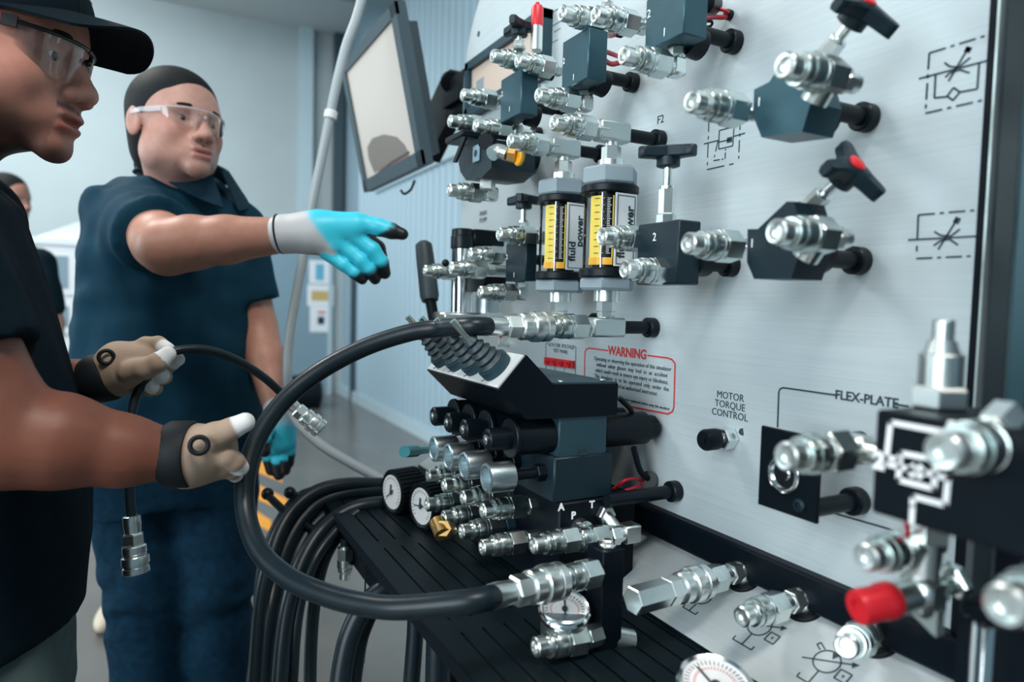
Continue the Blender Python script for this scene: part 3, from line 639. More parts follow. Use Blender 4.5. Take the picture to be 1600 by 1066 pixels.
# ---- flow meters
def flow_meter(label, wall, tip_px, axis_px, cap_t, ring_t, ring_b, cap_b, zbot, bottom, R):
    w = onX(*wall); t = Thing('flow_meter', w, label, 'flow meter', 'flow meters on the training board')
    ax = slide(w, EX, axis_px); hh = D - ax[0]
    Z = lambda py: onX(axis_px, py, hh)[2]
    c = lambda z: V(ax[0], ax[1], z)
    # upper tee with coupler
    tip = slide(w, EX, tip_px); q = coupler(t, tip); te = c(w[2])
    t.part('tee', MB().bbox((q[0] - .002, q[1] - .0115, q[2] - .0125), (ax[0] + .024, q[1] + .0115, q[2] + .0125), .003).hexa(q - EX * .004, q + EX * .012, .0125), 'zinc_dull')
    peg(t, V(ax[0] + .024, w[1], w[2]), w)
    zc = Z(cap_t); zr = Z(ring_t); zs = zr - .011; zq = Z(ring_b); zp = zq - .012; zd = Z(cap_b)
    t.part('nut', MB().cyl(c(w[2] - .010), c(w[2] - .02), .0085).hexa(c(w[2] - .018), c(w[2] - .036), .0125).cyl(c(w[2] - .036), c(zc), .017 * R / .034), 'zinc_light')
    t.part('end_cap', MB().hexa(c(zr), c(zc), R * 1.10, bev=.003, rot=.25), 'grey_plastic')
    t.part('gasket', MB().cyl(c(zs), c(zr), R * 1.12, seg=28, bev=.002), 'black_plastic')
    t.part('gasket', MB().cyl(c(zp), c(zq), R * 1.12, seg=28, bev=.002), 'black_plastic')
    t.part('end_cap', MB().hexa(c(zd), c(zp), R * 1.10, bev=.003, rot=.25), 'grey_plastic')
    body = t.part('measuring_body', MB().cyl(c(zq), c(zs), R * .60, seg=28), 'black_plastic')
    ang0 = math.atan2(-ax[1], -ax[0])                        # angle from the meter axis towards the room
    def patch(r, a0, a1, z0, z1):
        mb = MB(); n = 10; vs = []
        for i in range(n + 1):
            a_ = ang0 + a0 + (a1 - a0) * i / n
            for rr in (r, r + .0006):
                for z in (z0, z1): vs.append(V(ax[0] + rr * math.cos(a_), ax[1] + rr * math.sin(a_), z))
        fs = []
        for i in range(n):
            k = i * 4; fs += [(k, k + 4, k + 5, k + 1), (k + 2, k + 3, k + 7, k + 6), (k, k + 2, k + 6, k + 4), (k + 1, k + 5, k + 7, k + 3)]
        fs += [(0, 1, 3, 2), (n * 4, n * 4 + 2, n * 4 + 3, n * 4 + 1)]
        return mb.add(vs, fs, False)
    H = zs - zq; r0 = R * .80
    t.part('yellow_scale', patch(r0, -1.05, -.38, zq + .004, zs - .004), 'yellow_scale', body)
    t.part('yellow_edge', patch(r0, .16, .22, zq + .004, zs - .004), 'yellow_scale', body)
    t.part('yellow_foot', patch(r0 + .0012, -1.05, .20, zq + .004, zq + .013), 'yellow_plastic', body)
    mbt = MB()
    for i in range(9):
        z = zq + .018 + (H - .026) * i / 8; m_ = patch(r0 + .0004, -.38, -.24, z, z + .0012); mbt.add(m_.v, m_.f)
    for i in range(33):
        z = zq + .018 + (H - .026) * i / 32; m_ = patch(r0 + .0004, -.10, .04 if i % 4 else .10, z, z + .0007); mbt.add(m_.v, m_.f)
    mo = t.part('graduation', mbt, 'label_white', body); mo['kind'] = 'stuff'
    mbt = MB()
    for i in range(9):
        z = zq + .018 + (H - .026) * i / 8; m_ = patch(r0 + .0007, -.72, -.46, z, z + .0008); mbt.add(m_.v, m_.f)
    mo = t.part('scale_marks', mbt, 'black_print', body); mo['kind'] = 'stuff'
    t.part('guide_rod', MB().cyl(V(ax[0] + R * .9 * math.cos(ang0 - .30), ax[1] + R * .9 * math.sin(ang0 - .30), zq), V(ax[0] + R * .9 * math.cos(ang0 - .30), ax[1] + R * .9 * math.sin(ang0 - .30), zs), .0014, seg=10), 'polished_steel', body)
    t.part('glass_tube', MB().lathe(c(zq), EZ, [(R * .98, 0), (R * .98, H)], 32), 'clear_glass')
    an = ang0 + .66; nrm = V(math.cos(an), math.sin(an), 0); tg = V(-math.sin(an), math.cos(an), 0); pc = V(ax[0], ax[1], (zq + zs) / 2) + nrm * (R * .99)
    pw = .0165; pl = t.part('label_plate', MB().prism([pc - tg * pw - EZ * (H / 2 - .002), pc + tg * pw - EZ * (H / 2 - .002), pc + tg * pw + EZ * (H / 2 - .002), pc - tg * pw + EZ * (H / 2 - .002)], nrm * .0012), 'label_white')
    pc = pc + nrm * .0014; hw, hh2 = .0135, H / 2 - .005
    mbo = MB()
    for s0, s1 in (((-1, -1), (1, -1)), ((1, -1), (1, 1)), ((1, 1), (-1, 1)), ((-1, 1), (-1, -1))):
        mbo.strip(pc + tg * s0[0] * hw + EZ * s0[1] * hh2, pc + tg * s1[0] * hw + EZ * s1[1] * hh2, .0009, nrm)
    t.part('label_outline', mbo, 'black_print', pl)
    t.text('label_lettering', 'fluid', pc - EZ * .021 - tg * .0060, EZ, -tg, .0165, 'black_print', parent=pl, bold=.0005)
    t.text('label_lettering', 'power', pc + EZ * .008 + tg * .0065, EZ, -tg, .0165, 'black_print', parent=pl, bold=.0005)
    # lower fittings
    zb = Z(zbot)
    t.part('nut', MB().cyl(c(zd - .014), c(zd), .017 * R / .034).hexa(c(zd - .028), c(zd - .013), .0125).cyl(c(zb + .012), c(zd - .026), .0085).hexa(c(zb + .008), c(zb + .016), .0115), 'zinc_light')
    return t, ax, hh, zb
t2, ax2, h2, zb2 = flow_meter('right flow meter with yellow scale, nearer the wing knob valve', (1033, 220), 864, 956, 263, 291, 420, 454, 506, None, .033)
wl2 = onX(1022, 512); z_ = wl2[2]
t2.part('lower_tee', MB().bbox((ax2[0] - .026, ax2[1] - .0115, z_ - .0125), (ax2[0] + .026, ax2[1] + .0115, z_ + .0125), .003).cyl(V(ax2[0], ax2[1], z_), V(ax2[0], ax2[1], zb2 + .012), .009), 'zinc_dull')
peg(t2, V(ax2[0] + .02, wl2[1], z_), V(D, wl2[1], z_))
tipm = slide(V(ax2[0], ax2[1], z_), EX, 848); coupler(t2, tipm, scale=1.06); q = tipm + EX * CL * 1.06
t2.part('adapter', MB().hexa(q - EX * .004, V(ax2[0] - .024, ax2[1], z_), .0135), 'zinc')
t1, ax1, h1, zb1 = flow_meter('left flow meter with yellow scale, half overlapped by its twin', (945, 242), 796, 881, 283, 307, 425, 457, 503, None, .033)
t1.part('lower_tee', MB().bbox((ax1[0] - .022, ax1[1] - .0115, zb1 - .012), (ax1[0] + .024, ax1[1] + .0115, zb1 + .012), .003), 'zinc_dull')
peg(t1, V(ax1[0] + .02, ax1[1], zb1), V(D, ax1[1], zb1))

# ---- motor torque control knob
c = onX(1142, 684)
t = Thing('torque_knob', c, 'small black knob with steel hex nut under the motor torque lettering', 'knob')
t.part('hex_nut', MB().hexa(c, c + NX * .016, .0135), 'zinc_light')
t.part('shaft', MB().cyl(c + NX * .012, c + NX * .03, .006), 'zinc')
t.part('grip', MB().lathe(c + NX * .022, NX, [(.0105, 0), (.0125, .002), (.0125, .018), (.0105, .021), (.004, .021), (.004, .0225), (0, .0225)], 28), 'black_plastic')
t.part('locating_hole', MB().cyl(onX(1160, 675) , onX(1160, 675, .0008), .0042), 'black_print')

# ---- red flag connector on the board behind the hose
c = onX(795, 522)
t = Thing('toggle_switch', c, 'small red-tipped toggle switch on the board under the hose coupling', 'switch')
t.part('post', MB().cyl(c - EZ * .02, c - EZ * .02 + NX * .02, .005).cyl(c + NX * .02 - EZ * .02, c + NX * .02, .003), 'zinc')
t.part('red_flag', MB().prism([c + NX * .018 + EZ * .008 + EY * .002, c + NX * .018 - EZ * .010 + EY * .002, c + NX * .018 + V(0, -.016, -.002)], NX * .004), 'red_plastic')
# ---- hydraulic motor at the left of the board
c = onX(800, 245)
t = Thing('hydraulic_motor', c, 'black faceted hydraulic motor at the left edge of the board with yellow-ringed brass fitting', 'motor')
hf, hb = .150, .075
face = [(716, 252), (724, 228), (738, 219), (754, 215), (768, 232), (768, 262), (752, 278), (728, 282), (719, 268)]
t.part('housing', MB().prism([onX(x, y, hf) for x, y in face], EX * (hf - hb)), 'black_anodised')
t.part('rear_cover', MB().cyl(onX(765, 252, hb + .03), onX(793, 256, hb - .03), .034, seg=24, bev=.003), 'black_plastic')
t.part('mounting_flange', MB().cyl(onX(822, 244, .02), onX(828, 245, .002), .028, seg=28, bev=.002), 'black_plastic')
t.part('shaft', MB().cyl(onX(790, 250, .05), onX(822, 246, .01), .016), 'black_plastic')
a = onX(745, 240, hf + .001)
t.part('screw_plate', MB().bbox(a - V(.002, .012, .013), a + V(.001, .012, .013), .001), 'door_blue')
t.part('screw_hole', MB().cyl(a - EX * .0025, a + EX * .001, .0055), 'black_print')
t.part('cap', MB().cyl(onX(758, 221, hf + .004), onX(766, 223, hf - .02), .012), 'black_plastic')
p = [onX(768, 241, hf + .01), onX(777, 236, .15), onX(786, 238, .145), onX(794, 241, .14)]
t.part('elbow', MB().tube(smooth_path(p, 16), .0105, 14), 'zinc_light')
t.part('brass_nut', MB().hexa(onX(793, 241, .14), onX(806, 243, .13), .0115), 'brass')
t.part('yellow_ring', MB().torus(onX(811, 244, .127), EX, .0105, .0040), 'yellow_plastic')
t.part('yellow_hub', MB().cyl(onX(807, 243, .13), onX(814, 245, .122), .010), 'yellow_plastic')
e = onX(762, 283, .13)
t.part('nut', MB().hexa(e + EZ * .004, e - EZ * .014, .0125), 'zinc_light')
q = coupler(t, onX(701, 297, .185)); t.part('lower_elbow', MB().bbox(q - V(.004, .010, .011), q + V(.02, .010, .011), .003).cyl(q + EX * .008, q + V(.008, 0, .03), .008), 'zinc_light')
t.part('bracket', MB().bbox(onX(722, 212, .17), onX(738, 222, .12), .002).prism([onX(722, 214, .17), onX(727, 214, .17), onX(711, 254, .17), onX(707, 254, .17)], EX * .004), 'black_plastic')

# ---- hand pump at the lower left of the board
c = onX(760, 440)
t = Thing('hand_pump', onZ(722, 500, 1.19) if False else dep(722, 492, 1.22), 'hand pump with chrome cylinder and long black grip lever at the left of the board', 'hand pump')
hc = .11; A = lambda px, py: onX(px, py, hc)
ct = A(723, 388); cbm = A(722, 490); rr = .0215
cb_ = V(ct[0], ct[1], cbm[2])
t.part('cylinder', MB().cyl(cb_, ct, rr * .92, seg=28), 'polished_steel')
t.part('top_cap', MB().cyl(ct + EZ * -.002, ct + EZ * .022, rr * 1.02, seg=28, bev=.002).cyl(ct + EZ * .02, ct + EZ * .034, rr * .95, seg=28, bev=.002), 'upright_blue')
t.part('rear_head', MB().bbox(ct + V(.012, -.02, .004), ct + V(.075, .02, .034), .004), 'black_plastic')
t.part('bleed_knob', MB().cyl(ct + V(.075, 0, .022), ct + V(.10, 0, .022), .005).cyl(ct + V(.10, 0, .022), ct + V(.108, 0, .022), .012), 'black_plastic')
t.part('second_cylinder', MB().cyl(cb_ + V(.05, 0, 0), V(ct[0] + .05, ct[1], ct[2] - .05), rr, seg=24), 'turned_aluminium')
t.part('valve_body', MB().prism([A(718, 432), A(760, 432), A(752, 456), A(724, 456)], EX * .04), 'black_plastic')
t.part('base', MB().bbox(cb_ + V(-.045, -.03, -.012), cb_ + V(.10, .03, .002), .003), 'zinc_light')
g0, g1 = onX(676, 500, .15), onX(655, 378, .19)
t.part('lever', MB().tube([onX(679, 505, .15), onX(671, 460, .155)], .010, 10), 'black_paint')
gr = [onX(672, 470, .155), onX(671, 462, .155), onX(664, 400, .158), onX(662, 383, .158), onX(661.5, 378, .158)]
t.part('grip', MB().tube(gr, [.015, .0175, .0165, .0155, .009], 16), 'boot_rubber')
q = coupler(t, onX(733, 397, .15)); t.part('adapter', MB().cyl(q - EX * .002, q + EX * .05, .0075), 'zinc_dull')
q = coupler(t, onX(704, 419, .19)); t.part('adapter', MB().hexa(q - EX * .002, q + EX * .010, .010).cyl(q, q + EX * .04, .0085), 'zinc_dull')
q = coupler(t, onX(663, 423, .215), scale=.9); t.part('adapter', MB().cyl(q - EX * .002, q + EX * .03, .006), 'zinc_dull')
t.part('bleed_screw', MB().ball(onX(696, 411, .19), .006), 'black_plastic')

# ---- electric joystick valve station
WV = onX(1058, 767)                            # where its peg meets the board
YN = .690                              # near side of the station
N_ = lambda px, py, dy=0.0: onY(px, py, YN + dy)
t = Thing('joystick_valve_station', V(.42, YN + .1, SHZ), 'four-lever joystick control box on a bank of four black solenoid valves', 'valve station')
prof = [(779, 609.5), (823, 555), (865, 601), (966, 600), (964, 649), (823, 656)]
P3 = [N_(*p) for p in prof]; pl0, pl1 = P3[0], P3[1]
far = slide(P3[0], EY, 667); DY = far[1] - YN
bx = t.part('control_box', MB().prism(P3, EY * DY), 'black_paint')
pn = _nz(np.cross(EY, pl1 - pl0));  pn = pn if pn[2] > 0 else -pn
e = pl1 - pl0
plate = t.part('lever_plate', MB().prism([pl0 + EY * .003 + e * .03, pl0 + EY * (DY - .003) + e * .03, pl0 + EY * (DY - .003) + e * .97, pl0 + EY * .003 + e * .97], pn * .002), 'white_plate', label='pale plate under the levers')
top0, top1 = P3[2], P3[3]
t.part('lid', MB().prism([top0 + EY * .002, top1 + EY * .002, top1 + EY * (DY - .002), top0 + EY * (DY - .002)], EZ * .002), 'dark_grey')
for px, py in ((876, 599), (941, 598)):
    s = N_(px, py, .010); t.part('screw', MB().ball(V(s[0], s[1], top0[2] + .002), .0035, sc=(1, 1, .6)), 'polished_steel')
LY = [YN + DY * f for f in (.16, .39, .62, .85)]
for i, yy in enumerate(LY):
    c = pl0 + e * .50; c[1] = yy; c = c + pn * .002
    lv = t.part('lever_boot', MB().lathe(c, pn, [(.0195, 0), (.0195, .010), (.018, .011)] + [((.0185 - .0011 * k) if k % 2 == 0 else (.0150 - .0011 * k), .013 + .0043 * k) for k in range(9)] + [(.006, .053)], 24), 'boot_rubber')
    t.part('lever_collar', MB().lathe(c, pn, [(.0205, 0), (.0205, .011), (.0185, .0115)], 24), 'dark_grey', lv)
    t.part('lever', MB().cyl(c + pn * .045, c + pn * .078 + V(0, .002, .004), .0042), 'zinc', lv)
    t.part('printed_mark', MB().strip(c - e * .34 + EY * .004 + pn * .0002, c - e * .42 + EY * .012 + pn * .0002, .0012, pn), 'black_print', plate)
# solenoid bank
XB0, XB1 = N_(875, 690)[0], N_(950, 690)[0]
XR = D - .006; ZS = N_(875, 686)[2]; zb0, zb1 = N_(875, 719)[2], N_(875, 652)[2]
for i, yy in enumerate(LY):
    y1 = yy + .004
    if i == 0: y1 = YN + .026
    pY = lambda px, py, y: onY(px, py, y)
    s = t.part('solenoid_coil', MB().cyl(V(XB0 - .055, y1, ZS), V(XB0, y1, ZS), .0215, seg=28), 'black_plastic'); s2 = t.part('solenoid_coil', MB().cyl(V(XB1, y1, ZS), V(XR - .016, y1, ZS), .0215, seg=28, bev=.002), 'black_plastic')
    t.part('coil_flange', MB().cyl(V(XB0 - .056, y1, ZS), V(XB0 - .050, y1, ZS), .0235, seg=28, bev=.001), 'black_plastic', s)
    t.part('coil_nut', MB().hexa(V(XB0 - .086, y1, ZS), V(XB0 - .054, y1, ZS), .0135, seg=10, bev=.002), 'black_plastic', s)
    t.part('coil_nut', MB().hexa(V(XR - .018, y1, ZS), V(XR, y1, ZS), .0165, seg=10, bev=.002), 'black_plastic', s2)
    t.part('manual_override', MB().lathe(V(XB0 - .086, y1, ZS), NX, [(.006, 0), (.006, .001), (.003, .0015), (.003, .003), (0, .0032)], 14), 'zinc', s)
    blk = t.part('valve_body', MB().bbox((XB0, y1 - .0235, zb0), (XB1, y1 + .0235, zb1), .0015), 'dark_grey')
lo = N_(866, 716), N_(955, 775)
t.part('subplate', MB().bbox((lo[0][0], YN - .001, lo[1][2]), (lo[1][0], YN + DY, lo[0][2]), .002), 'black_anodised')
em = N_(912, 703, -.0015)
mb = MB()
for (u0, w0, u1, w1) in ((-1, -1, 1, -1), (1, -1, 1, 1), (1, 1, -1, 1), (-1, 1, -1, .2), (-1, .2, .2, .2), (.2, .2, .2, -.4), (.2, -.4, -.5, -.4)): mb.strip(em + EX * u0 * .0055 + EZ * w0 * .0055, em + EX * u1 * .0055 + EZ * w1 * .0055, .0014, -EY)
t.part('stamped_emblem', mb, 'black_print')
# aluminium adjusting knobs
KC = (N_(762, 752, .012), N_(802, 752, .012))
kx0 = slide(V(KC[0][0], YN + .02, KC[0][2]), EX, 761); kz = kx0[2]
for i, yy in enumerate(LY):
    y1 = yy if i else YN + .024
    c = V(kx0[0], y1, kz)
    k_ = t.part('adjusting_knob', MB().lathe(c, EX, [(.0125, .012), (.0125, .001), (.0145, 0), (.0175, .001), (.0180, .0025), (.0180, .033), (.016, .035), (0.004, .035)], 30), 'turned_aluminium')
    t.part('knob_stem', MB().cyl(c + EX * .034, V(lo[0][0] + .002, y1, kz), .0062).hexa(V(lo[0][0] - .012, y1, kz), V(lo[0][0] + .002, y1, kz), .011), 'black_plastic', k_)
# ports manifold under the bank
mf0, mf1 = N_(872, 780), N_(1003, 870)
t.part('manifold', MB().bbox((mf0[0], YN - .004, SHZ + .002), (N_(990, 800)[0], YN + DY + .01, lo[1][2]), .002), 'black_paint')
for ch, px, py, dx in (('A', 877, 793, 0), ('P', 896, 806, 0), ('T', 925, 789, 0)):
    t.text('port_letter', ch, onY(px, py, YN - .0045), EX, EZ, .0125, bold=.0005)
A0 = onX(753, 799, .240); B0 = onX(752, 856, .245)
for i, (pa, pb) in enumerate((((753, 799), (752, 856)), ((722, 777), (720, 836)), ((692.5, 761), (692, 816)), ((668, 744), (666, 799)))):
    for (px, py), P0 in ((pa, A0), (pb, B0)):
        tip = slide(P0, EY, px); tip[2] = P0[2] + 0.0
        q = coupler(t, tip)
        t.part('adapter', MB().hexa(q - EX * .002, q + EX * .024, .0125).cyl(q + EX * .02, V(mf0[0] + .01, q[1], q[2]), .009), 'zinc' if i == 0 else 'dark_grey')
# tank and pressure couplers with tubes on the near side
tt = onY(943, 803, YN - .004); t.part('port_nut', MB().hexa(tt, tt - EY * .010, .0125), 'zinc_light')
te = onX(1005, 831, .0); 
tT = onX(882, 849, .178); q = coupler(t, tT)
en = V(tt[0] + .004, q[1], q[2])
t.part('return_tube', MB().tube([tt - EY * .004, V(tt[0] + .004, q[1] + .006, q[2] + .004)], .0085, 14), 'zinc_dull')
t.part('tee_block', MB().hexa(q - EX * .002, q + EX * .012, .0125).cyl(q + EX * .01, q + EX * .018, .010).bbox(q + V(.016, -.0105, -.011), q + V(.040, .0105, .011), .002), 'zinc_light')
pp = onY(905, 824, YN - .004); t.part('port_nut', MB().cyl(pp, pp - EY * .014, .0115), 'zinc_light')
q = coupler(t, onX(832, 853, .220))
t.part('adapter', MB().hexa(q - EX * .002, q + EX * .02, .0125), 'zinc')
peg(t, slide(WV, EX, 948), WV)
t.part('pilot_plug', MB().hexa(onX(692, 826, .30), onX(702, 830, .27), .011).cyl(onX(683, 815, .30), onX(692, 836, .30), .010), 'brass')
t.part('conduit', MB().tube(smooth_path([N_(967, 622, .02), onX(985, 640, .05), onX(990, 660, .035)], 14), .0035, 8).tube(smooth_path([onX(990, 700, .05), onX(1000, 735, .03), onX(1012, 748, .012)], 14), .004, 8), 'black_rubber')
t.part('red_wire', MB().tube(smooth_path([onX(955, 768, .07), onX(975, 752, .06), onX(990, 748, .04), onX(1008, 752, .012)], 18), .0022, 8).tube(smooth_path([onX(960, 772, .07), onX(982, 765, .05), onX(1005, 758, .015)], 18), .0022, 8), 'red_wire')
t.part('wire_grommet', MB().cyl(onX(1013, 750, .012), onX(1016, 751, 0), .012), 'black_plastic')
wh = onX(693, 690, .30)
t.part('tag', MB().hexa(onX(697, 692, .20), onX(722, 688, .15), .008), 'white_plate')

# teal capped nipple behind the gauges
c = onX(650, 706, .24)
single('capped_nipple', MB().cyl(onX(632, 706, .27), onX(650, 705, .24), .009).cyl(onX(648, 705, .243), onX(668, 703, .20), .006), 'teal_plastic', 'small teal-capped hose nipple just left of the silver adjusting knobs', 'fitting')

# ---- two ribbed gauges lying on the shelf
for px, py, lab, needle_a in ((613, 769, 'black ribbed pressure gauge on the shelf, the farther of two', 2.2), (659, 791, 'black ribbed pressure gauge on the shelf, nearer the brass elbow', 1.7)):
    r = .036; c = onZ(px, py, SHZ + r + .001); ax = _nz(V(1, .22, 0)); n = -ax
    t = Thing('pressure_gauge', (c[0] + .02, c[1], SHZ), lab, 'gauge', 'ribbed gauges on the shelf')
    mb = MB().lathe(c, ax, [(r * .82, 0), (r * .93, -.002), (r * .97, .004), (r * .97, .046), (r * .9, .05)], 40)
    x_, y_, z_2 = frame(ax)
    for k in range(30):
        a = 2 * math.pi * k / 30; rad = x_ * math.cos(a) + y_ * math.sin(a); tg = -x_ * math.sin(a) + y_ * math.cos(a); o = c + rad * r * .96
        mb.prism([o - tg * .0022, o + tg * .0022, o + tg * .0015 + rad * .0030, o - tg * .0015 + rad * .0030], ax * .046)
    t.part('ribbed_case', mb, 'black_rubber')
    dl = t.part('dial', MB().cyl(c - ax * .0006, c - ax * .0014, r * .80, seg=36), 'dial_white'); c = c - ax * .0015
    mb = MB()
    for k in range(21):
        a = -2.3 + 4.6 * k / 20; d = y_ * math.cos(a) + x_ * math.sin(a); mb.strip(c + d * r * .60, c + d * r * .72, .0008, n)
    t.part('graduation', mb, 'black_print', dl)
    d = y_ * math.cos(needle_a) + x_ * math.sin(needle_a); mb = MB().strip(c - d * r * .2, c + d * r * .55, .0018, n, .001).cyl(c, c + n * .002, .004)
    mb.strip(c - y_ * r * .15 + x_ * r * .1, c + y_ * r * .35 + x_ * r * .05, .005, n, .0005)
    t.part('pointer', mb, 'black_print', dl)
    t.part('stem', MB().hexa(c + ax * .048, c + ax * .075, .010), 'zinc')

# ---- manifold post on the shelf, with gauge and couplers
pf = onZ(952, 1015, SHZ)
pz1 = onY(952, 862, pf[1])[2]
xa = slide(pf, EX, 938)[0]; xb = slide(pf, EX, 971)[0]
t = Thing('manifold_post', (pf[0], pf[1], SHZ), 'black upright manifold bar on the shelf with hose couplings either side', 'manifold')
t.part('bar', MB().bbox((xa, pf[1], SHZ), (xb, pf[1] + .03, pz1), .001), 'black_paint')
t.part('bolt', MB().cyl(V((xa + xb) / 2, pf[1] + .012, pz1), V((xa + xb) / 2, pf[1] + .012, pz1 + .004), .009, bev=.001).hexa(V((xa + xb) / 2, pf[1] + .012, pz1 + .003), V((xa + xb) / 2, pf[1] + .012, pz1 + .008), .006), 'zinc_light')
PM = onY(936, 893, pf[1] + .008)                    # where the big hose plugs in
cA = onY(835, 1012, pf[1] + .004); qA = onY(936, 993, pf[1] + .004)
axl = _nz(qA - cA); q = coupler(t, cA, axl); t.part('adapter', MB().hexa(q - axl * .003, V(xa + .002, q[1], q[2] + .001), .0115), 'zinc')
gz = onY(882, 958, pf[1] + .02)
gg = t.part('gauge_case', MB().cyl(gz - EZ * .028, gz + EZ * .002, .0245, seg=32, bev=.002), 'turned_aluminium')
gt = _nz(V(-.2, -.35, 1))
c = gz + EZ * .003
t.part('bezel', MB().lathe(c, gt, [(.027, -.004), (.0275, .002), (.0255, .004), (.0235, .003), (.0235, .001)], 36), 'polished_steel', gg)
t.part('dial', MB().cyl(c, c + gt * .0012, .0235, seg=36), 'dial_white', gg)
x_, y_, _z = frame(gt); mb = MB(); mr = MB()
for k in range(25):
    a = -2.3 + 4.6 * k / 24; d = y_ * math.cos(a) + x_ * math.sin(a); mb.strip(c + d * .0175 + gt * .0013, c + d * .0205 + gt * .0013, .0005, gt); mr.strip(c + d * .0135 + gt * .0013, c + d * .0155 + gt * .0013, .0006, gt)
t.part('graduation', mb, 'black_print', gg); t.part('red_scale', mr, 'dial_red', gg)
t.part('pointer', MB().strip(c - y_ * .006 + gt * .0016, c + y_ * .013 + gt * .0016, .0013, gt, .0008).cyl(c + gt * .001, c + gt * .003, .003), 'black_print', gg)
e = onY(985, 1002, pf[1] + .005)
t.part('port_plug', MB().cyl(V(xb - .002, pf[1] + .012, e[2] + .004), V(xb + .018, pf[1] + .006, e[2] - .002), .0125).lathe(V(xb + .018, pf[1] + .006, e[2] - .002), V(.95, -.3, -.1), [(.0125, 0), (.0105, .001), (.007, .001), (.007, -.006), (0, -.006)], 24), 'zinc_light')
# second gauge in the foreground
c = onZ(1118, 1072, SHZ + .040); gt = _nz(V(-.15, -.25, 1)); R_ = .030
t = Thing('pressure_gauge', (c[0], c[1], SHZ), 'chrome-rimmed pressure gauge in the foreground at the bottom edge, face up', 'gauge')
gg = t.part('case', MB().cyl(V(c[0], c[1], SHZ), c, .024, seg=32), 'turned_aluminium')
t.part('bezel', MB().lathe(c, gt, [(R_ * 1.06, -.010), (R_ * 1.1, .002), (R_ * 1.03, .0045), (R_ * .93, .003), (R_ * .93, .001)], 40), 'polished_steel', gg)
t.part('dial', MB().cyl(c, c + gt * .0012, R_ * .94, seg=36), 'dial_white', gg)
x_, y_, _z = frame(gt); mb = MB(); mr = MB()
for k in range(31):
    a = -2.3 + 4.6 * k / 30; d = y_ * math.cos(a) + x_ * math.sin(a); mb.strip(c + d * R_ * .72 + gt * .0013, c + d * R_ * .86 + gt * .0013, .0006, gt); mr.strip(c + d * R_ * .55 + gt * .0013, c + d * R_ * .63 + gt * .0013, .0007, gt)
t.part('graduation', mb, 'black_print', gg); t.part('red_scale', mr, 'dial_red', gg)
t.part('pointer', MB().strip(c - x_ * .003 + gt * .0016, c + y_ * .018 - x_ * .012 + gt * .0016, .0018, gt, .0008).cyl(c + gt * .001, c + gt * .003, .004), 'black_print', gg)

# ---- couplers on the sloping console
def female(t, a, axis, scale=1.0, back=True):
    """female half of a coupling: crimp ferrule, hex, knurled sleeve; a is the hose end"""
    a = V(a); x = _nz(axis); s = scale
    h = t.part('hex_adapter', MB().hexa(a + x * .026 * s, a + x * .044 * s, .0150 * s, bev=.002), 'zinc_light')
    if back: t.part('ferrule', MB().lathe(a, x, [(.0100 * s, 0), (.0118 * s, .001), (.0122 * s, .012 * s), (.0112 * s, .024 * s), (.0105 * s, .028 * s)], 24), 'zinc_light', h)
    t.part('sleeve', MB().lathe(a, x, [(.0145 * s, .044 * s), (.0165 * s, .046 * s), (.0165 * s, .056 * s), (.0155 * s, .057 * s), (.0155 * s, .060 * s), (.0185 * s, .061 * s), (.0190 * s, .063 * s), (.0190 * s, .072 * s), (.0165 * s, .073 * s), (.0165 * s, .076 * s), (.0185 * s, .077 * s), (.0185 * s, .085 * s), (.0150 * s, .087 * s)], 28), 'zinc_light', h)
    return a + x * .087 * s
def console_port(lab, gx, gy, tip, h_, with_female=False):
    g = onP(gx, gy, *PC)
    t = Thing('console_coupler', g, lab, 'coupler', 'couplers on the sloping console')
    t.part('grommet', MB().torus(g, NC, .0165, .0035), 'black_rubber')
    tp_ = onX(tip[0], tip[1], h_)
    e0 = g + NC * .012; ax = _nz(e0 + EZ * .004 - tp_); 
    t.part('elbow', MB().cyl(g, g + NC * .012, .0125, bev=.001).ball(e0, .0125).hexa(e0, e0 - ax * .020, .0120).cyl(e0 - ax * .018, e0 - ax * .028, .009), 'zinc_light')
    q0 = e0 - ax * (.026 + CL); coupler(t, q0, ax)
    return t, q0, ax
t, q0, ax = console_port('coupler on the console at the far left plugged into a coupling beside the post', 1163, 905, (972, 938), .19)
female(t, q0 - ax * .055, ax, back=False)
t.part('link_adapter', MB().hexa(q0 - ax * .075, q0 - ax * .028, .0145), 'zinc')
console_port('open coupler in the middle of the console beside the pump symbol', 1258, 949, (1124, 968), .13)
console_port('open coupler on the console under the red-capped tee', 1370, 1002, (1318, 1005), .10)

# ---- square mounting plate with round boss
hq = .082
t = Thing('mounting_plate', onX(1345, 780), 'thin black square plate on a peg with a chrome slotted boss', 'plate')
P4 = [onX(1189, 665, hq), onX(1282, 690, hq), onX(1278, 816, hq), onX(1184, 788, hq)]
y0, y1 = P4[1][1], P4[0][1]; z1 = P4[0][2]; z0 = P4[3][2]
t.part('plate', MB().bbox((D - hq, y0, z0), (D - hq + .004, y1, z1), .0008), 'black_paint')
b_ = onX(1225, 741, hq)
t.part('boss', MB().lathe(b_, NX, [(.0180, 0), (.0180, .002), (.0160, .003), (.0135, .003), (.0135, .0005), (.006, .0005), (.006, .002), (0, .002)], 32), 'polished_steel')
w = onX(1342, 782); pk = slide(w, EX, 1262)
peg(t, V(D - hq + .003, w[1], w[2]), w)
t.part('screw', MB().lathe(onX(1250, 790, hq), NX, [(.006, 0), (.006, .002), (.0035, .003), (.0035, .001), (0, .001)], 16), 'black_anodised')
w = onX(1345, 690); t.part('rear_boss', MB().cyl(V(D - hq + .003, w[1], w[2]), w, .010), 'black_plastic')

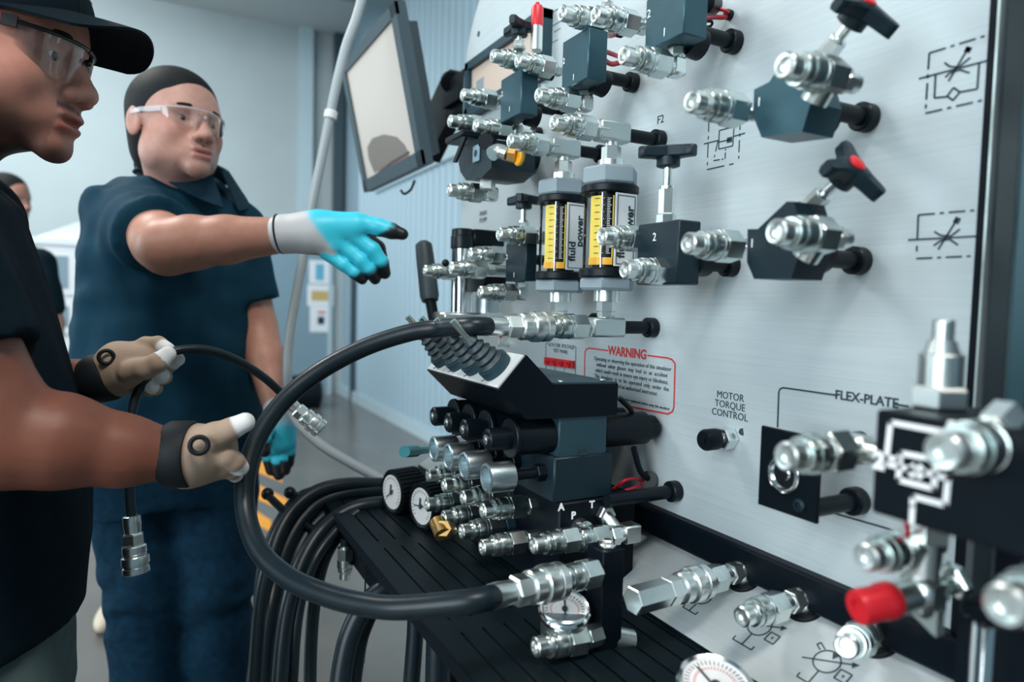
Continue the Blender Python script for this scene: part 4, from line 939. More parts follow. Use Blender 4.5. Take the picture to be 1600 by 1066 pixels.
# ---- shuttle valve block in the right foreground
hv = .215
tv = Thing('shuttle_valve', onX(1500, 830, .1), 'black valve block at the right edge with a white engraved schematic and couplers', 'valve', G)
a = onX(1369, 640, hv); b = onX(1363, 801, hv); yv1 = a[1]; yv0 = yv1 - .135; zv1, zv0 = a[2], b[2]
tv.part('block', MB().bbox((D - hv, yv0, zv0), (D - hv + .075, yv1, zv1), .0015), 'black_paint')
S = lambda px, py: onX(px, py, hv + .0006)
mb = MB()
for seg in [(1392, 660, 1478, 676), (1392, 660, 1386, 715), (1386, 715, 1404, 718), (1385, 725, 1430, 735), (1408, 708, 1462, 718), (1408, 708, 1404, 750), (1404, 750, 1460, 764), (1460, 764, 1463, 718), (1420, 735, 1433, 725), (1433, 725, 1445, 738), (1445, 738, 1432, 748), (1432, 748, 1420, 735), (1445, 738, 1482, 748), (1482, 748, 1478, 789), (1478, 789, 1427, 776), (1427, 776, 1426, 792)]:
    mb.strip(S(*seg[:2]), S(*seg[2:]), .0030, NX, .0006)
    mb.cyl(S(*seg[:2]), S(*seg[:2]) + NX * .0006, .0015, seg=10); mb.cyl(S(*seg[2:]), S(*seg[2:]) + NX * .0006, .0015, seg=10)
tv.part('engraved_schematic', mb, 'white_print')
tv.text('port_number', '2', S(1373, 721), RT, EZ, .014, bold=.0008); tv.text('port_number', '1', S(1425, 806), RT, EZ, .014, bold=.0008); tv.text('port_number', '3', S(1489, 676), RT, EZ, .014, bold=.0008)
# left coupler
tl = V(*onX(1360, 690, .16)); cL = onX(1226, 714, .228); axv = EX
q = coupler(tv, cL, EX); tv.part('elbow', MB().bbox(q - V(.004, .011, .010), q + V(.016, .011, .010), .003).cyl(V(q[0] + .006, q[1], q[2]), V(q[0] + .006, min(q[1], yv1) - .012, q[2]), .009), 'zinc_light')
# right coupler, nearest the lens
cR = onX(1472, 706, .250); q = coupler(tv, cR, EX); tv.part('adapter', MB().hexa(q - EX * .003, q + EX * .03, .012).hexa(q + V(-.02, 0, .008), q + V(-.005, 0, .016), .010), 'zinc_light')
# top test point
c = onX(1466, 645, .17)
c[2] = zv1
tv.part('test_point', MB().hexa(c, c + EZ * .014, .0165, bev=.002).cyl(c + EZ * .013, c + EZ * .034, .0125, bev=.001).cyl(c + EZ * .033, c + EZ * .042, .0105, .0075).cyl(c + EZ * .041, c + EZ * .055, .0062, bev=.001), 'zinc_light')
tv.part('red_wire', MB().tube(smooth_path([onX(1417, 815, .19), onX(1419, 840, .18), onX(1422, 862, .16)], 10), .0016, 8), 'red_wire')
# tee with red cap below
tc = Thing('red_capped_tee', onX(1445, 930, .15), 'steel tee with a red plastic cap under the black block at the right', 'fitting')
k = onX(1442, 925, .165); up = onX(1447, 835, .165)
tc.part('vertical_tube', MB().cyl(k, V(k[0], k[1], up[2] + .01), .0095, seg=24).hexa(V(k[0], k[1], up[2] - .004), V(k[0], k[1], up[2] + .012), .014), 'zinc_light')
rd = onX(1388, 938, .190); rx = _nz(rd - k)
tc.part('branch', MB().bbox(k - V(.011, .011, .014), k + V(.011, .011, .012), .004).cyl(k, rd, .0105), 'zinc_light')
tc.part('red_cap', MB().lathe(rd - rx * .004, rx, [(.0105, 0), (.0115, .002), (.0115, .009), (.0105, .011), (.0110, .024), (.0100, .027), (.005, .027), (.005, .025), (0, .025)], 28), 'red_plastic')
rr_ = onX(1500, 905, .14); tc.part('side_nipple', MB().hexa(k, k * .45 + rr_ * .55, .0095).cyl(k, rr_, .0075).hexa(rr_ - (rr_ - k) * .25, rr_, .012), 'zinc')
cc = onX(1352, 872, .215); coupler(tc, cc, EX, scale=.85); tc.part('elbow', MB().tube([cc + EX * .05, cc + EX * .075, V(k[0], k[1], cc[2] + .004)], .0085, 14), 'zinc')
tc.part('foot', MB().prism([k + V(-.004, .008, -.013), k + V(-.004, -.012, -.024), k + V(-.004, -.012, -.008), k + V(-.004, .008, -.010)], EX * .008), 'zinc_dull')
# big coupler cut by the right edge
cE = Thing('edge_coupler', onX(1590, 940, .18), 'coupler cut off by the right edge of the picture, below the black block', 'coupler', G)
q = coupler(cE, onX(1568, 948, .245), EX, scale=1.05); cE.part('adapter', MB().hexa(q - EX * .003, q + EX * .02, .012).cyl(q, V(D - .03, q[1], q[2]), .008), 'zinc'); cE.part('flange', MB().cyl(V(D - .035, q[1], q[2]), V(D - .005, q[1], q[2]), .0135), 'black_plastic')
# lower body behind the tee
lb = onX(1500, 870, .12)
tv.part('lower_body', MB().bbox((D - .12, yv0 - .05, ZR1 + .006), (D - .004, k[1] - .016, zv0 + .002), .003), 'black_paint')
# polished leg in the lower right corner
pl_ = onX(1545, 1066, .12)
tp = Thing('polished_post', (pl_[0], pl_[1], .75), 'polished steel profile post in the lower right corner', 'post')
zt_ = onX(1545, 962, .12)[2]
tp.part('profile', MB().bbox((D - .135, onX(1568, 1000, .12)[1], .70), (D - .105, onX(1528, 1000, .12)[1], zt_), .004), 'polished_steel')
tp.part('groove', MB().box((D - .1365, onX(1552, 1000, .12)[1], .70), (D - .134, onX(1547, 1000, .12)[1], zt_ - .002)), 'dark_grey')
tp.part('cap', MB().bbox((D - .14, onX(1575, 1000, .12)[1], zt_), (D - .10, onX(1520, 1000, .12)[1], zt_ + .012), .003), 'black_paint')
tp.part('dark_web', MB().box((D - .13, onX(1526, 1000, .12)[1], .70), (D - .10, onX(1508, 1000, .12)[1], zt_ + .004)), 'black_paint')
tp.part('dark_block', MB().bbox((D - .11, .0, .70), (D - .03, onX(1575, 1000, .10)[1], .968), .003), 'black_paint')

# ================================================================== HOSES
HG = 'black hydraulic hoses'
# big looped hose
zt = Thing('looped_hose', onZ(700, 960, SHZ), 'thick black hose looping from the flow meter coupling down to the manifold post', 'hose')
jx = V(tipm[0] + .010, tipm[1], tipm[2])
fa = jx - EX * .087; femend = female(zt, fa, EX)
PA = fa
fb_dir = _nz(PM - onY(703, 948, pf[1] - .02)); 
tipb = PM - fb_dir * CL * .98
tt_ = zt  # lower female half and its nipple on the post
coupler(Thing('post_nipple', PM, 'nipple on the left of the black manifold bar, plugged into the looped hose', 'coupler'), tipb, fb_dir)
fb = tipb + fb_dir * .012 - fb_dir * .087; female(zt, fb, fb_dir)
pix = [(690, 513, .84), (640, 520, .85), (570, 543, .85), (500, 580, .84), (445, 625, .83), (405, 680, .81), (385, 740, .79), (384, 800, .77), (405, 860, .74), (450, 903, .71), (510, 930, .68), (570, 945, .655), (630, 950, .635)]
path = [PA + EX * .01, PA - EX * .02] + [dep(*p) for p in pix] + [fb - fb_dir * .02, fb + fb_dir * .01]
zt.part('hose', MB().tube(smooth_path(path, 180), .0112, 20), 'hose_rubber')

# hoses draped under the shelf on a hook rail
def hose(pts, r, lab, g='hoses draped below the shelf', mat_='hose_rubber', tip=None):
    P = [dep(*p) for p in pts]; t = Thing('draped_hose', P[len(P) // 2], lab, 'hose', g)
    sp = smooth_path(P, 70); t.part('hose', MB().tube(sp, r, 14), mat_)
    if tip is not None:
        a = sp[-1]; x = _nz(sp[-1] - sp[-4]); female(t, a - x * .004, x, .95); coupler(t, a + x * .142, -x, .95)
    return t
outer = [((600, 757, 1.28), (545, 757, 1.24), (500, 766, 1.21), (465, 790, 1.18), (438, 830, 1.15), (420, 885, 1.12), (408, 950, 1.1), (398, 1080, 1.08)),
         ((640, 768, 1.30), (560, 768, 1.25), (510, 780, 1.22), (478, 805, 1.19), (450, 850, 1.16), (430, 910, 1.13), (420, 970, 1.1), (412, 1080, 1.08)),
         ((640, 778, 1.30), (570, 782, 1.26), (525, 795, 1.23), (492, 820, 1.20), (466, 862, 1.17), (448, 920, 1.14), (438, 980, 1.1), (428, 1080, 1.08)),
         ((640, 784, 1.22), (570, 790, 1.18), (530, 806, 1.16), (500, 832, 1.13), (474, 875, 1.10), (455, 930, 1.07), (444, 990, 1.05), (436, 1080, 1.03))]
labs = ['outermost black hose of the bundle hanging at the left end of the shelf', 'second hose from the outside of the hanging bundle', 'third hose from the outside of the hanging bundle', 'innermost hose of the hanging bundle at the left end of the shelf']
for i, o_ in enumerate(outer): hose(o_, .0125, labs[i])
hose(((560, 800, 1.16), (535, 820, 1.14), (508, 850, 1.12), (490, 880, 1.10), (472, 930, 1.08), (462, 990, 1.06), (456, 1080, 1.05)), .0085, 'thin hose with a pale sheen inside the hanging bundle')
hose(((700, 872, 1.0), (660, 900, .98), (610, 915, .97), (572, 945, .96), (548, 990, .95), (536, 1040, .94), (530, 1090, .93)), .0150, 'thick hose bending down under the middle of the shelf')
hose(((690, 880, 1.02), (650, 895, 1.01), (620, 910, 1.0), (590, 940, .99), (566, 990, .98), (556, 1040, .97), (550, 1090, .96)), .0110, 'hose just behind the thick hose under the shelf')
hose(((668, 870, 1.0), (652, 930, .98), (648, 1000, .97), (640, 1100, .96)), .0120, 'hose hanging straight down below the lower hose coupling')
hose(((690, 900, .96), (685, 960, .95), (684, 1010, .94), (682, 1100, .93)), .0165, 'thick hose hanging straight down, rightmost under the shelf')
hose(((470, 830, 1.2), (440, 900, 1.18), (410, 960, 1.17), (396, 1030, 1.16), (388, 1100, 1.15)), .0075, 'thin hose on the outside left of the bundle')
hose(((600, 800, 1.22), (560, 812, 1.2), (528, 838, 1.18), (505, 880, 1.16), (492, 940, 1.14), (486, 1010, 1.13), (484, 1100, 1.12)), .0105, 'hose hanging between the bundle and the thick hose')
hose(((520, 762, 1.3), (470, 775, 1.28), (436, 815, 1.26), (412, 875, 1.24), (404, 940, 1.22), (408, 1010, 1.2), (414, 1036, 1.2)), .0090, 'hose ending in a steel coupler at the bottom left of the bundle', tip=True)
hook = Thing('hose_hook', dep(470, 800, 1.2), 'black double hook rod holding the draped hoses', 'hook')
hook.part('rod', MB().tube([dep(415, 771, 1.22), dep(440, 795, 1.2), dep(500, 835, 1.17)], .007, 12), 'black_plastic')
hook.part('rod', MB().tube([dep(455, 770, 1.26), dep(520, 800, 1.24)], .006, 12), 'black_plastic')
hook.part('end_cap', MB().ball(dep(418, 772, 1.22), .011), 'black_plastic'); hook.part('end_cap', MB().ball(dep(453, 770, 1.26), .011), 'black_plastic')
# fittings hanging under the shelf
for i, (px, py, d, n_) in enumerate(((539, 905, 1.12, 'hanging coupler under the shelf, leftmost of three'), (608, 925, 1.0, 'hanging coupler under the shelf beside the thick hose'), (625, 930, .99, 'hanging coupler under the shelf, rightmost of three'))):
    b = dep(px, py, d); t = Thing('hanging_coupler', b, n_, 'coupler', 'couplers hanging under the shelf'); q = coupler(t, b, EZ, .9)
    t.part('hose_stub', MB().cyl(q - EZ * .002, V(q[0], q[1], SHZ - .03), .008), 'hose_rubber')
t = Thing('hanging_pin', dep(569, 960, .98), 'small steel locking pin hanging on a cord under the shelf', 'pin')
t.part('cord', MB().tube([V(*dep(572, 880, .98)), V(*dep(569, 960, .98))], .0012, 8), 'black_rubber')
t.part('ring', MB().torus(dep(569, 966, .98), EY, .004, .0016, 16, 8), 'zinc')
t.part('pin', MB().cyl(dep(569, 972, .98), dep(568, 988, .98), .003).cyl(dep(568, 986, .98), dep(567, 1036, .98), .0035), 'zinc_dull')

# grey hose with clear clip hanging from above
gp = [(575, -40, 1.42), (558, 25, 1.42), (540, 75, 1.42), (524, 140, 1.42), (514, 190, 1.42), (500, 260, 1.42), (486, 330, 1.42), (474, 400, 1.42), (463, 460, 1.42), (453, 520, 1.42), (449, 570, 1.42), (451, 620, 1.40), (462, 656, 1.38), (500, 694, 1.36), (545, 722, 1.34), (592, 748, 1.32), (625, 770, 1.30)]
t = Thing('grey_hose', dep(480, 600, 1.4), 'pale grey air hose hanging down in front of the wall to the shelf', 'hose')
t.part('hose', MB().tube(smooth_path([dep(*p) for p in gp], 110), [.0105] * 38 + [.0095] * 1 + [.009] * 200 if False else .0098, 14), 'grey_hose')
c = dep(517, 180, 1.42); t.part('clear_clip', MB().lathe(dep(518, 173, 1.42), dep(515, 188, 1.42) - dep(518, 173, 1.42), [(.0115, 0), (.0135, .002), (.0135, .016), (.0115, .018)], 16), 'label_white')

# ================================================================== MONITOR ON ITS ARM
TR, BR = onX(621, 2, D - .46), onX(666, 256, D - .53)
yr = (TR[1] + BR[1]) / 2; TR[1] = yr; BR[1] = yr
BL = slide(BR, EY, 573); TL = V(TR[0], BL[1], TR[2]); wv = BL - BR; hv_ = TR - BR; nm = _nz(np.cross(wv, hv_)); nm = nm if nm[0] < 0 else -nm
t = Thing('monitor', (BR + BL) / 2, 'large dark-framed monitor tilted down on an arm left of the board', 'monitor')
Q = lambda u, v, o=0.0: BR + wv * u + hv_ * v + nm * o
bz = .075
t.part('housing', MB().prism([Q(0, 0), Q(1, 0), Q(1, 1), Q(0, 1)], -nm * .018).prism([Q(.08, .08, -.018), Q(.92, .08, -.018), Q(.92, .92, -.018), Q(.08, .92, -.018)], -nm * .035), 'dark_frame')
mb = MB()
for a_, b_ in (((0, 0), (1, bz * 1.2)), ((0, 1 - bz), (1, 1)), ((0, 0), (bz, 1)), ((1 - bz, 0), (1, 1))): mb.prism([Q(a_[0], a_[1]), Q(b_[0], a_[1]), Q(b_[0], b_[1]), Q(a_[0], b_[1])], nm * .008)
t.part('bezel', mb, 'dark_frame')
scr = t.part('screen', MB().prism([Q(bz, bz), Q(1 - bz, bz), Q(1 - bz, 1 - bz), Q(bz, 1 - bz)], nm * .003), 'screen_beige')
# reflection of a capped head, painted as flat shapes at the screen's lower right
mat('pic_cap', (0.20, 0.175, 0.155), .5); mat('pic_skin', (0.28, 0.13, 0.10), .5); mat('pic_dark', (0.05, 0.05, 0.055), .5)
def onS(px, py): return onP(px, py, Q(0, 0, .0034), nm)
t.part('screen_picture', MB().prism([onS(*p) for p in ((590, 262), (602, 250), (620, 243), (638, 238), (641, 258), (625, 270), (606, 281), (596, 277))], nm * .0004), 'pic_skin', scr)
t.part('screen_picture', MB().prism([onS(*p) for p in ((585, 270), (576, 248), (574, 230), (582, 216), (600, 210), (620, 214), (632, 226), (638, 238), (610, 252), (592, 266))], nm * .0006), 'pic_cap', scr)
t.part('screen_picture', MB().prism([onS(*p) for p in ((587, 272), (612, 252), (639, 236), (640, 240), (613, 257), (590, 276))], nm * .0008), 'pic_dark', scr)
t.part('cable', MB().tube(smooth_path([dep(648, 282, 1.6), dep(642, 296, 1.6), dep(632, 303, 1.6), dep(626, 297, 1.6)], 20), .003, 8), 'black_rubber')
AX = D - .64                                    # the arm hangs just behind the plane of the board
M_ = lambda px, py, o=0.0: onX(px, py, AX - o)
t.part('arm', MB().prism([M_(716, 112), M_(722, 132), M_(720, 165), M_(706, 178), M_(690, 205), M_(668, 252), M_(640, 240), M_(664, 205), M_(672, 160), M_(690, 120), M_(703, 108)], EX * .035), 'black_plastic')
t.part('arm_joint', MB().cyl(M_(705, 128, -.004), M_(705, 128, .04), .026, seg=24, bev=.004).bbox(M_(699, 172), M_(714, 192, .03), .003), 'black_plastic')
t.part('arm_link', MB().box(V(D + .03, YL - .06, M_(700, 150)[2] - .03), V(D + .06, M_(705, 150)[1] + .03, M_(700, 150)[2] + .03)), 'black_plastic')

# dark wheeled bin by the far wall
c = onZ(478, 640, 0.0)
t = Thing('floor_fan', (c[0], c[1], 0), 'dark rounded drum standing by the far door', 'drum')
cz = dep(476, 614, np.linalg.norm(c - CP) * .97)
t.part('drum', MB().lathe((cz[0] - .22, cz[1], cz[2]), EX, [(.13, 0), (.20, .04), (.21, .2), (.20, .36), (.13, .40)], 28), 'black_rubber')
t.part('stand', MB().box((cz[0] - .2, cz[1] - .15, 0), (cz[0] + .15, cz[1] + .15, .05)).box((cz[0] - .04, cz[1] - .03, .04), (cz[0] + .02, cz[1] + .03, max(.1, cz[2] - .15))), 'black_paint')
# ================================================================== PEOPLE: signed-distance modelling and surface nets
def surface_nets(f, lo, hi, res):
    lo = V(lo); hi = V(hi); n = np.maximum(4, np.ceil((hi - lo) / res).astype(int) + 1)
    ax = [np.linspace(lo[i], lo[i] + (n[i] - 1) * res, n[i], dtype=np.float32) for i in range(3)]
    X, Y, Z = np.meshgrid(*ax, indexing='ij'); d = f(X, Y, Z).astype(np.float32)
    ins = d < 0; cs = tuple(n - 1)
    acc = np.zeros(cs + (3,), np.float32); cnt = np.zeros(cs, np.float32)
    corner = [(i, j, k) for i in (0, 1) for j in (0, 1) for k in (0, 1)]
    sl = lambda c: tuple(slice(c[i], n[i] - 1 + c[i]) for i in range(3))
    for a in corner:
        for axis in range(3):
            if a[axis]: continue
            b = list(a); b[axis] = 1
            da, db = d[sl(a)], d[sl(b)]; cr = (da < 0) != (db < 0)
            t = np.where(cr, da / np.where(np.abs(da - db) < 1e-12, 1, da - db), 0)
            for i in range(3): acc[..., i] += np.where(cr, a[i] + (t if i == axis else 0), 0)
            cnt += cr
    act = cnt > 0; idx = -np.ones(cs, np.int64); idx[act] = np.arange(act.sum())
    base = np.argwhere(act); vs = lo + (base + acc[act] / cnt[act][:, None]) * res
    faces = []
    for axis in range(3):
        o1, o2 = (axis + 1) % 3, (axis + 2) % 3
        s0 = [slice(1, n[i] - 1) for i in range(3)]; s1 = list(s0); s0[axis] = slice(0, n[axis] - 1); s1[axis] = slice(1, n[axis])
        A, B = ins[tuple(s0)], ins[tuple(s1)]
        for flip, msk in ((False, A & ~B), (True, ~A & B)):
            e = np.argwhere(msk)
            if not len(e): continue
            e = e.copy(); e[:, o1] += 1; e[:, o2] += 1
            q = []
            for (u, w) in ((0, 0), (-1, 0), (-1, -1), (0, -1)):
                c = e.copy(); c[:, o1] += u; c[:, o2] += w; q.append(idx[c[:, 0], c[:, 1], c[:, 2]])
            q = np.stack(q, 1); faces.append(q[:, ::-1] if not flip else q)
    fs = np.concatenate(faces); return vs, fs
def smin(a, b, k):
    h = np.clip(0.5 + 0.5 * (b - a) / k, 0, 1); return b * (1 - h) + a * h - k * h * (1 - h)
def smax(a, b, k): return -smin(-a, -b, k)
def s_cap(X, Y, Z, a, ra, b, rb):
    a = V(a); b = V(b); ab = b - a; L = max(1e-12, ab @ ab)
    t = np.clip(((X - a[0]) * ab[0] + (Y - a[1]) * ab[1] + (Z - a[2]) * ab[2]) / L, 0, 1).astype(np.float32)
    return np.sqrt((X - a[0] - t * ab[0]) ** 2 + (Y - a[1] - t * ab[1]) ** 2 + (Z - a[2] - t * ab[2]) ** 2) - (ra + (rb - ra) * t)
def s_ell(X, Y, Z, c, r):
    x = (X - c[0]) / r[0]; y = (Y - c[1]) / r[1]; z = (Z - c[2]) / r[2]
    k0 = np.sqrt(x * x + y * y + z * z); k1 = np.sqrt((x / r[0]) ** 2 + (y / r[1]) ** 2 + (z / r[2]) ** 2) + 1e-6
    return k0 * (k0 - 1) / k1
def s_chain(X, Y, Z, pts, k=0.006):
    """pts: (point, radius) list; a limb as a chain of tapered capsules"""
    d = None
    for (p, r), (q, s) in zip(pts[:-1], pts[1:]):
        e = s_cap(X, Y, Z, p, r, q, s); d = e if d is None else smin(d, e, k)
    return d
def s_loft(X, Y, Z, lev, yaw=0.0):
    """lev: rows of (z, cx, cy, a, b); ellipse radii a along the yaw direction and b across"""
    L = sorted(lev); z = [l[0] for l in L]; g = [np.interp(Z, z, [l[i] for l in L]).astype(np.float32) for i in range(1, 5)]
    c, s = math.cos(yaw), math.sin(yaw); x, y = X - g[0], Y - g[1]; u = x * c + y * s; v = -x * s + y * c
    k = np.sqrt((u / g[2]) ** 2 + (v / g[3]) ** 2); return (k - 1) * np.minimum(g[2], g[3])
def wob(X, Y, Z, s, seed=0.0):
    return (np.sin(s * (X * 1.1 + Y * .6 + Z * .3) + seed + 1.6 * np.sin(s * .6 * (Z - Y * .7) + seed * 2)) + np.sin(s * 1.7 * (Y * .8 - X * .5 + Z * .5) + 1.3 * seed + 1.4 * np.sin(s * .8 * (X + Z)))) * .5
def sdf_mesh(name, vs, fs, m, col=None):
    me = bpy.data.meshes.new(name); me.vertices.add(len(vs)); me.vertices.foreach_set('co', np.asarray(vs, np.float32).ravel())
    me.loops.add(len(fs) * 4); me.loops.foreach_set('vertex_index', fs.astype(np.int32).ravel())
    me.polygons.add(len(fs)); me.polygons.foreach_set('loop_start', np.arange(0, len(fs) * 4, 4, dtype=np.int32)); me.polygons.foreach_set('use_smooth', np.ones(len(fs), bool))
    me.update(calc_edges=True); me.validate(); me.materials.append(MATS[m])
    if col is not None:
        at = me.color_attributes.new('Col', 'FLOAT_COLOR', 'POINT'); at.data.foreach_set('color', np.concatenate([col, np.ones((len(col), 1))], 1).astype(np.float32).ravel())
    return me
def relax(vs, fs, it=2, lam=.5):
    nv = len(vs); e = np.concatenate([fs[:, [0, 1]], fs[:, [1, 2]], fs[:, [2, 3]], fs[:, [3, 0]]])
    for _ in range(it):
        s = np.zeros_like(vs); c = np.zeros(nv)
        for a, b in ((0, 1), (1, 0)):
            for i in range(3): s[:, i] += np.bincount(e[:, a], vs[e[:, b], i], nv)
            c += np.bincount(e[:, a], minlength=nv)
        vs = vs + lam * (s / np.maximum(c, 1)[:, None] - vs)
    return vs
def join(parts):
    """several (vs, fs, col) islands of one body"""
    V_, F_, C_, o = [], [], [], 0
    for vs, fs, c in parts: V_.append(vs); F_.append(fs + o); C_.append(c); o += len(vs)
    return np.concatenate(V_), np.concatenate(F_), np.concatenate(C_)
def person_part(t, name, vs, fs, m, col=None, label=None, parent=None):
    o = bpy.data.objects.new(name, sdf_mesh(name, vs - t.loc, fs, m, col)); link(o, parent or t.o)
    if label: o['label'] = label
    return o

mat('skin', (.3, .15, .1), .48, vcol=True, spec=.4, sss=.08, var=.06, vscale=90, bump=.06, bscale=500)
mat('tee_navy', (.003, .011, .018), .85, spec=.1, var=.12, vscale=50, bump=.15, bscale=900)
mat('polo_navy', (.004, .034, .060), .75, spec=.12, var=.10, vscale=40, bump=.12, bscale=900)
mat('collar_navy', (.005, .028, .048), .8, spec=.2)
mat('denim', (.004, .024, .048), .85, spec=.1, var=.25, vscale=60, bump=.2, bscale=700)
mat('work_trousers', (.085, .125, .125), .85, spec=.2, var=.10, vscale=40, bump=.15, bscale=700)
mat('hair_black', (.008, .011, .013), .62, spec=.15, var=.4, vscale=90, stretch=(1, 1, 6), bump=.3, bscale=160)
mat('cap_black', (.003, .010, .015), .8, spec=.12, bump=.15, bscale=900)
mat('glove_skin', (.5, .4, .3), .7, vcol=True, spec=.3, bump=.15, bscale=700)
mat('glove_nitrile', (.1, .5, .6), .42, vcol=True, spec=.5, bump=.10, bscale=500)
mat('strap_black', (.004, .007, .010), .6, spec=.25)
mat('eye_white', (.70, .68, .66), .15); mat('iris_dark', (.03, .015, .01), .1)
mat('frame_black', (.010, .012, .014), .35)
mat('frame_clear', (.75, .80, .84), .12, alpha=.35)
mat('shoe_beige', (.55, .48, .38), .7); mat('shoe_dark', (.02, .025, .03), .7); mat('shoe_sole', (.5, .5, .48), .7)

class Head:
    """head frame: x forward, y left, z up, origin between the ears at eye height"""
    def __init__(s, O, yaw_dir, pitch, roll=0.0, sc=1.0):
        f = _nz(V(yaw_dir[0], yaw_dir[1], 0)); s.f = f * math.cos(pitch) - EZ * math.sin(pitch); l = np.cross(EZ, f); u = np.cross(s.f, l)
        s.l = l * math.cos(roll) + u * math.sin(roll); s.u = np.cross(s.f, s.l); s.O = V(O); s.sc = sc
    def W(s, p):
        p = np.asarray(p, float) * s.sc; return s.O + np.outer(p[..., 0].ravel(), s.f).reshape(p.shape) + np.outer(p[..., 1].ravel(), s.l).reshape(p.shape) + np.outer(p[..., 2].ravel(), s.u).reshape(p.shape)
    def loc(s, P):
        d = np.asarray(P, float) - s.O; return np.stack([d @ s.f, d @ s.l, d @ s.u], -1) / s.sc
def head_sdf(X, Y, Z, neck, mw=1.0, wide=1.0, lips_open=.0012, nose_w=1.0, ear=True, chub=0.0):
    A = np.abs(Y); w = wide
    d = s_ell(X, Y, Z, (-.014, 0, .036), (.097, .077 * w, .084))
    d = smin(d, s_ell(X, Y, Z, (.022, 0, -.004), (.062, .066 * w, .088)), .03)
    d = smin(d, s_ell(X, Y, Z, (.026, 0, -.066), (.052, (.056 + chub) * w, .046)), .03)
    d = smin(d, s_ell(X, A, Z, (.044, .044 * w, -.030), (.028, .022, .026)), .02)
    d = smin(d, s_ell(X, A, Z, (.006, .056 * w, -.064), (.030, .016 + chub, .034)), .025)
    d = smin(d, s_ell(X, Y, Z, (.064, 0, -.066), (.026, .033, .030)), .02)
    d = smin(d, s_ell(X, Y, Z, (.072, 0, -.103), (.0175, .025, .0170)), .018)
    d = smin(d, s_cap(X, A, Z, (.074, .008, .020), .0105, (.060, .046 * w, .018), .0100), .014)
    d = smax(d, -s_ell(X, A, Z, (.090, .033 * w, -.003), (.017, .021, .0135)), .012)
    d = smin(d, s_cap(X, Y, Z, (.076, 0, .006), .0085 * nose_w, (.0945, 0, -.030), .0105 * nose_w), .012)
    d = smin(d, s_ell(X, Y, Z, (.0965, 0, -.0350), (.0138, .0125 * nose_w, .0112)), .008)
    d = smin(d, s_ell(X, A, Z, (.0890, .0135 * nose_w, -.0395), (.0115, .0085 * nose_w, .0090)), .006)
    d = smax(d, -s_ell(X, A, Z, (.0930, .0068 * nose_w, -.0485), (.0060, .0038, .0050)), .003)
    # lids with an almond opening
    e = s_ell(X, A, Z, (.0605, .0325 * w, -.002), (.0150, .0165, .0140)); e = smax(e, -s_ell(X, A, Z, (.0770, .0330 * w, -.003), (.0150, .0170, .0060)), .002)
    d = smin(d, e, .004)
    # lips
    d = smin(d, s_ell(X, Y, Z, (.0850, 0, -.0632), (.0100, .0220 * mw, .0060 * (.55 + .45 * mw))), .005)
    d = smin(d, s_ell(X, Y, Z, (.0835, 0, -.0775), (.0108, .0200 * mw, .0072 * (.55 + .45 * mw))), .005)
    d = smax(d, -s_ell(X, Y, Z, (.0955, 0, -.0702), (.0160, .0230 * mw, lips_open)), .0025)
    d = smax(d, -s_ell(X, Y, Z, (.0900, 0, -.0545), (.0040, .0030, .0060)), .003)
    if ear:
        e = s_ell(X, A - .2 * (-.02 - X), Z, (-.020, .078 * w, -.008), (.019, .0075, .031)); e = smax(e, -s_ell(X, A - .2 * (-.02 - X), Z, (-.016, .0855 * w, -.004), (.0105, .0055, .0175)), .003)
        d = smin(d, e, .006)
    for a, ra, b, rb in neck: d = smin(d, s_cap(X, Y, Z, a, ra, b, rb), .025)
    return d
def mk(f, lo, hi, res, it=1):
    vs, fs = surface_nets(f, lo, hi, res); return relax(vs, fs, it) if it else vs, fs
def blend(c, other, w): return c * (1 - w[:, None]) + np.array(other) * w[:, None]
def sig(x, s): return 1 / (1 + np.exp(-np.clip(x / s, -30, 30)))

def eyes(t, H, w=1.0, look=(1, 0, 0)):
    for sd in (-1, 1):
        c = V(.0608, sd * .0325 * w, -.0025); mb = MB().ball(H.W(c[None])[0], .0132 * H.sc, 20, 14); e = t.part('eye', mb, 'eye_white')
        g = _nz(look); ip = H.W((c + g * .0105)[None])[0]; mb = MB().ball(ip, .0062 * H.sc, 14, 10); t.part('iris', mb, 'iris_dark', e)
def curve_part(t, name, H, pts, r, m, parent=None, seg=8, n=24):
    return t.part(name, MB().tube(smooth_path([H.W(V(p)[None])[0] for p in pts], n), np.interp(np.linspace(0, 1, len(smooth_path(pts, n))), np.linspace(0, 1, len(r)), r), seg), m, parent)
def grid_part(t, name, P, m, thick, parent=None):
    """thick sheet from a grid of world points (rows x cols)"""
    R, Cn = P.shape[:2]; n = np.zeros_like(P); du = np.gradient(P, axis=0); dv = np.gradient(P, axis=1); n = np.cross(du, dv); n /= (np.linalg.norm(n, axis=-1, keepdims=True) + 1e-9)
    a = (P + n * thick / 2).reshape(-1, 3); b = (P - n * thick / 2).reshape(-1, 3); o = R * Cn; fs = []
    for i in range(R - 1):
        for j in range(Cn - 1):
            q = (i * Cn + j, i * Cn + j + 1, (i + 1) * Cn + j + 1, (i + 1) * Cn + j); fs += [q, tuple(o + k for k in reversed(q))]
    ed = [(i * Cn, (i + 1) * Cn) for i in range(R - 1)] + [((i + 1) * Cn + Cn - 1, i * Cn + Cn - 1) for i in range(R - 1)] + [(j + 1, j) for j in range(Cn - 1)] + [((R - 1) * Cn + j, (R - 1) * Cn + j + 1) for j in range(Cn - 1)]
    fs += [(p, q, q + o, p + o) for p, q in ed]
    mb = MB().add(list(a) + list(b), fs, True); return t.part(name, mb, m, parent)

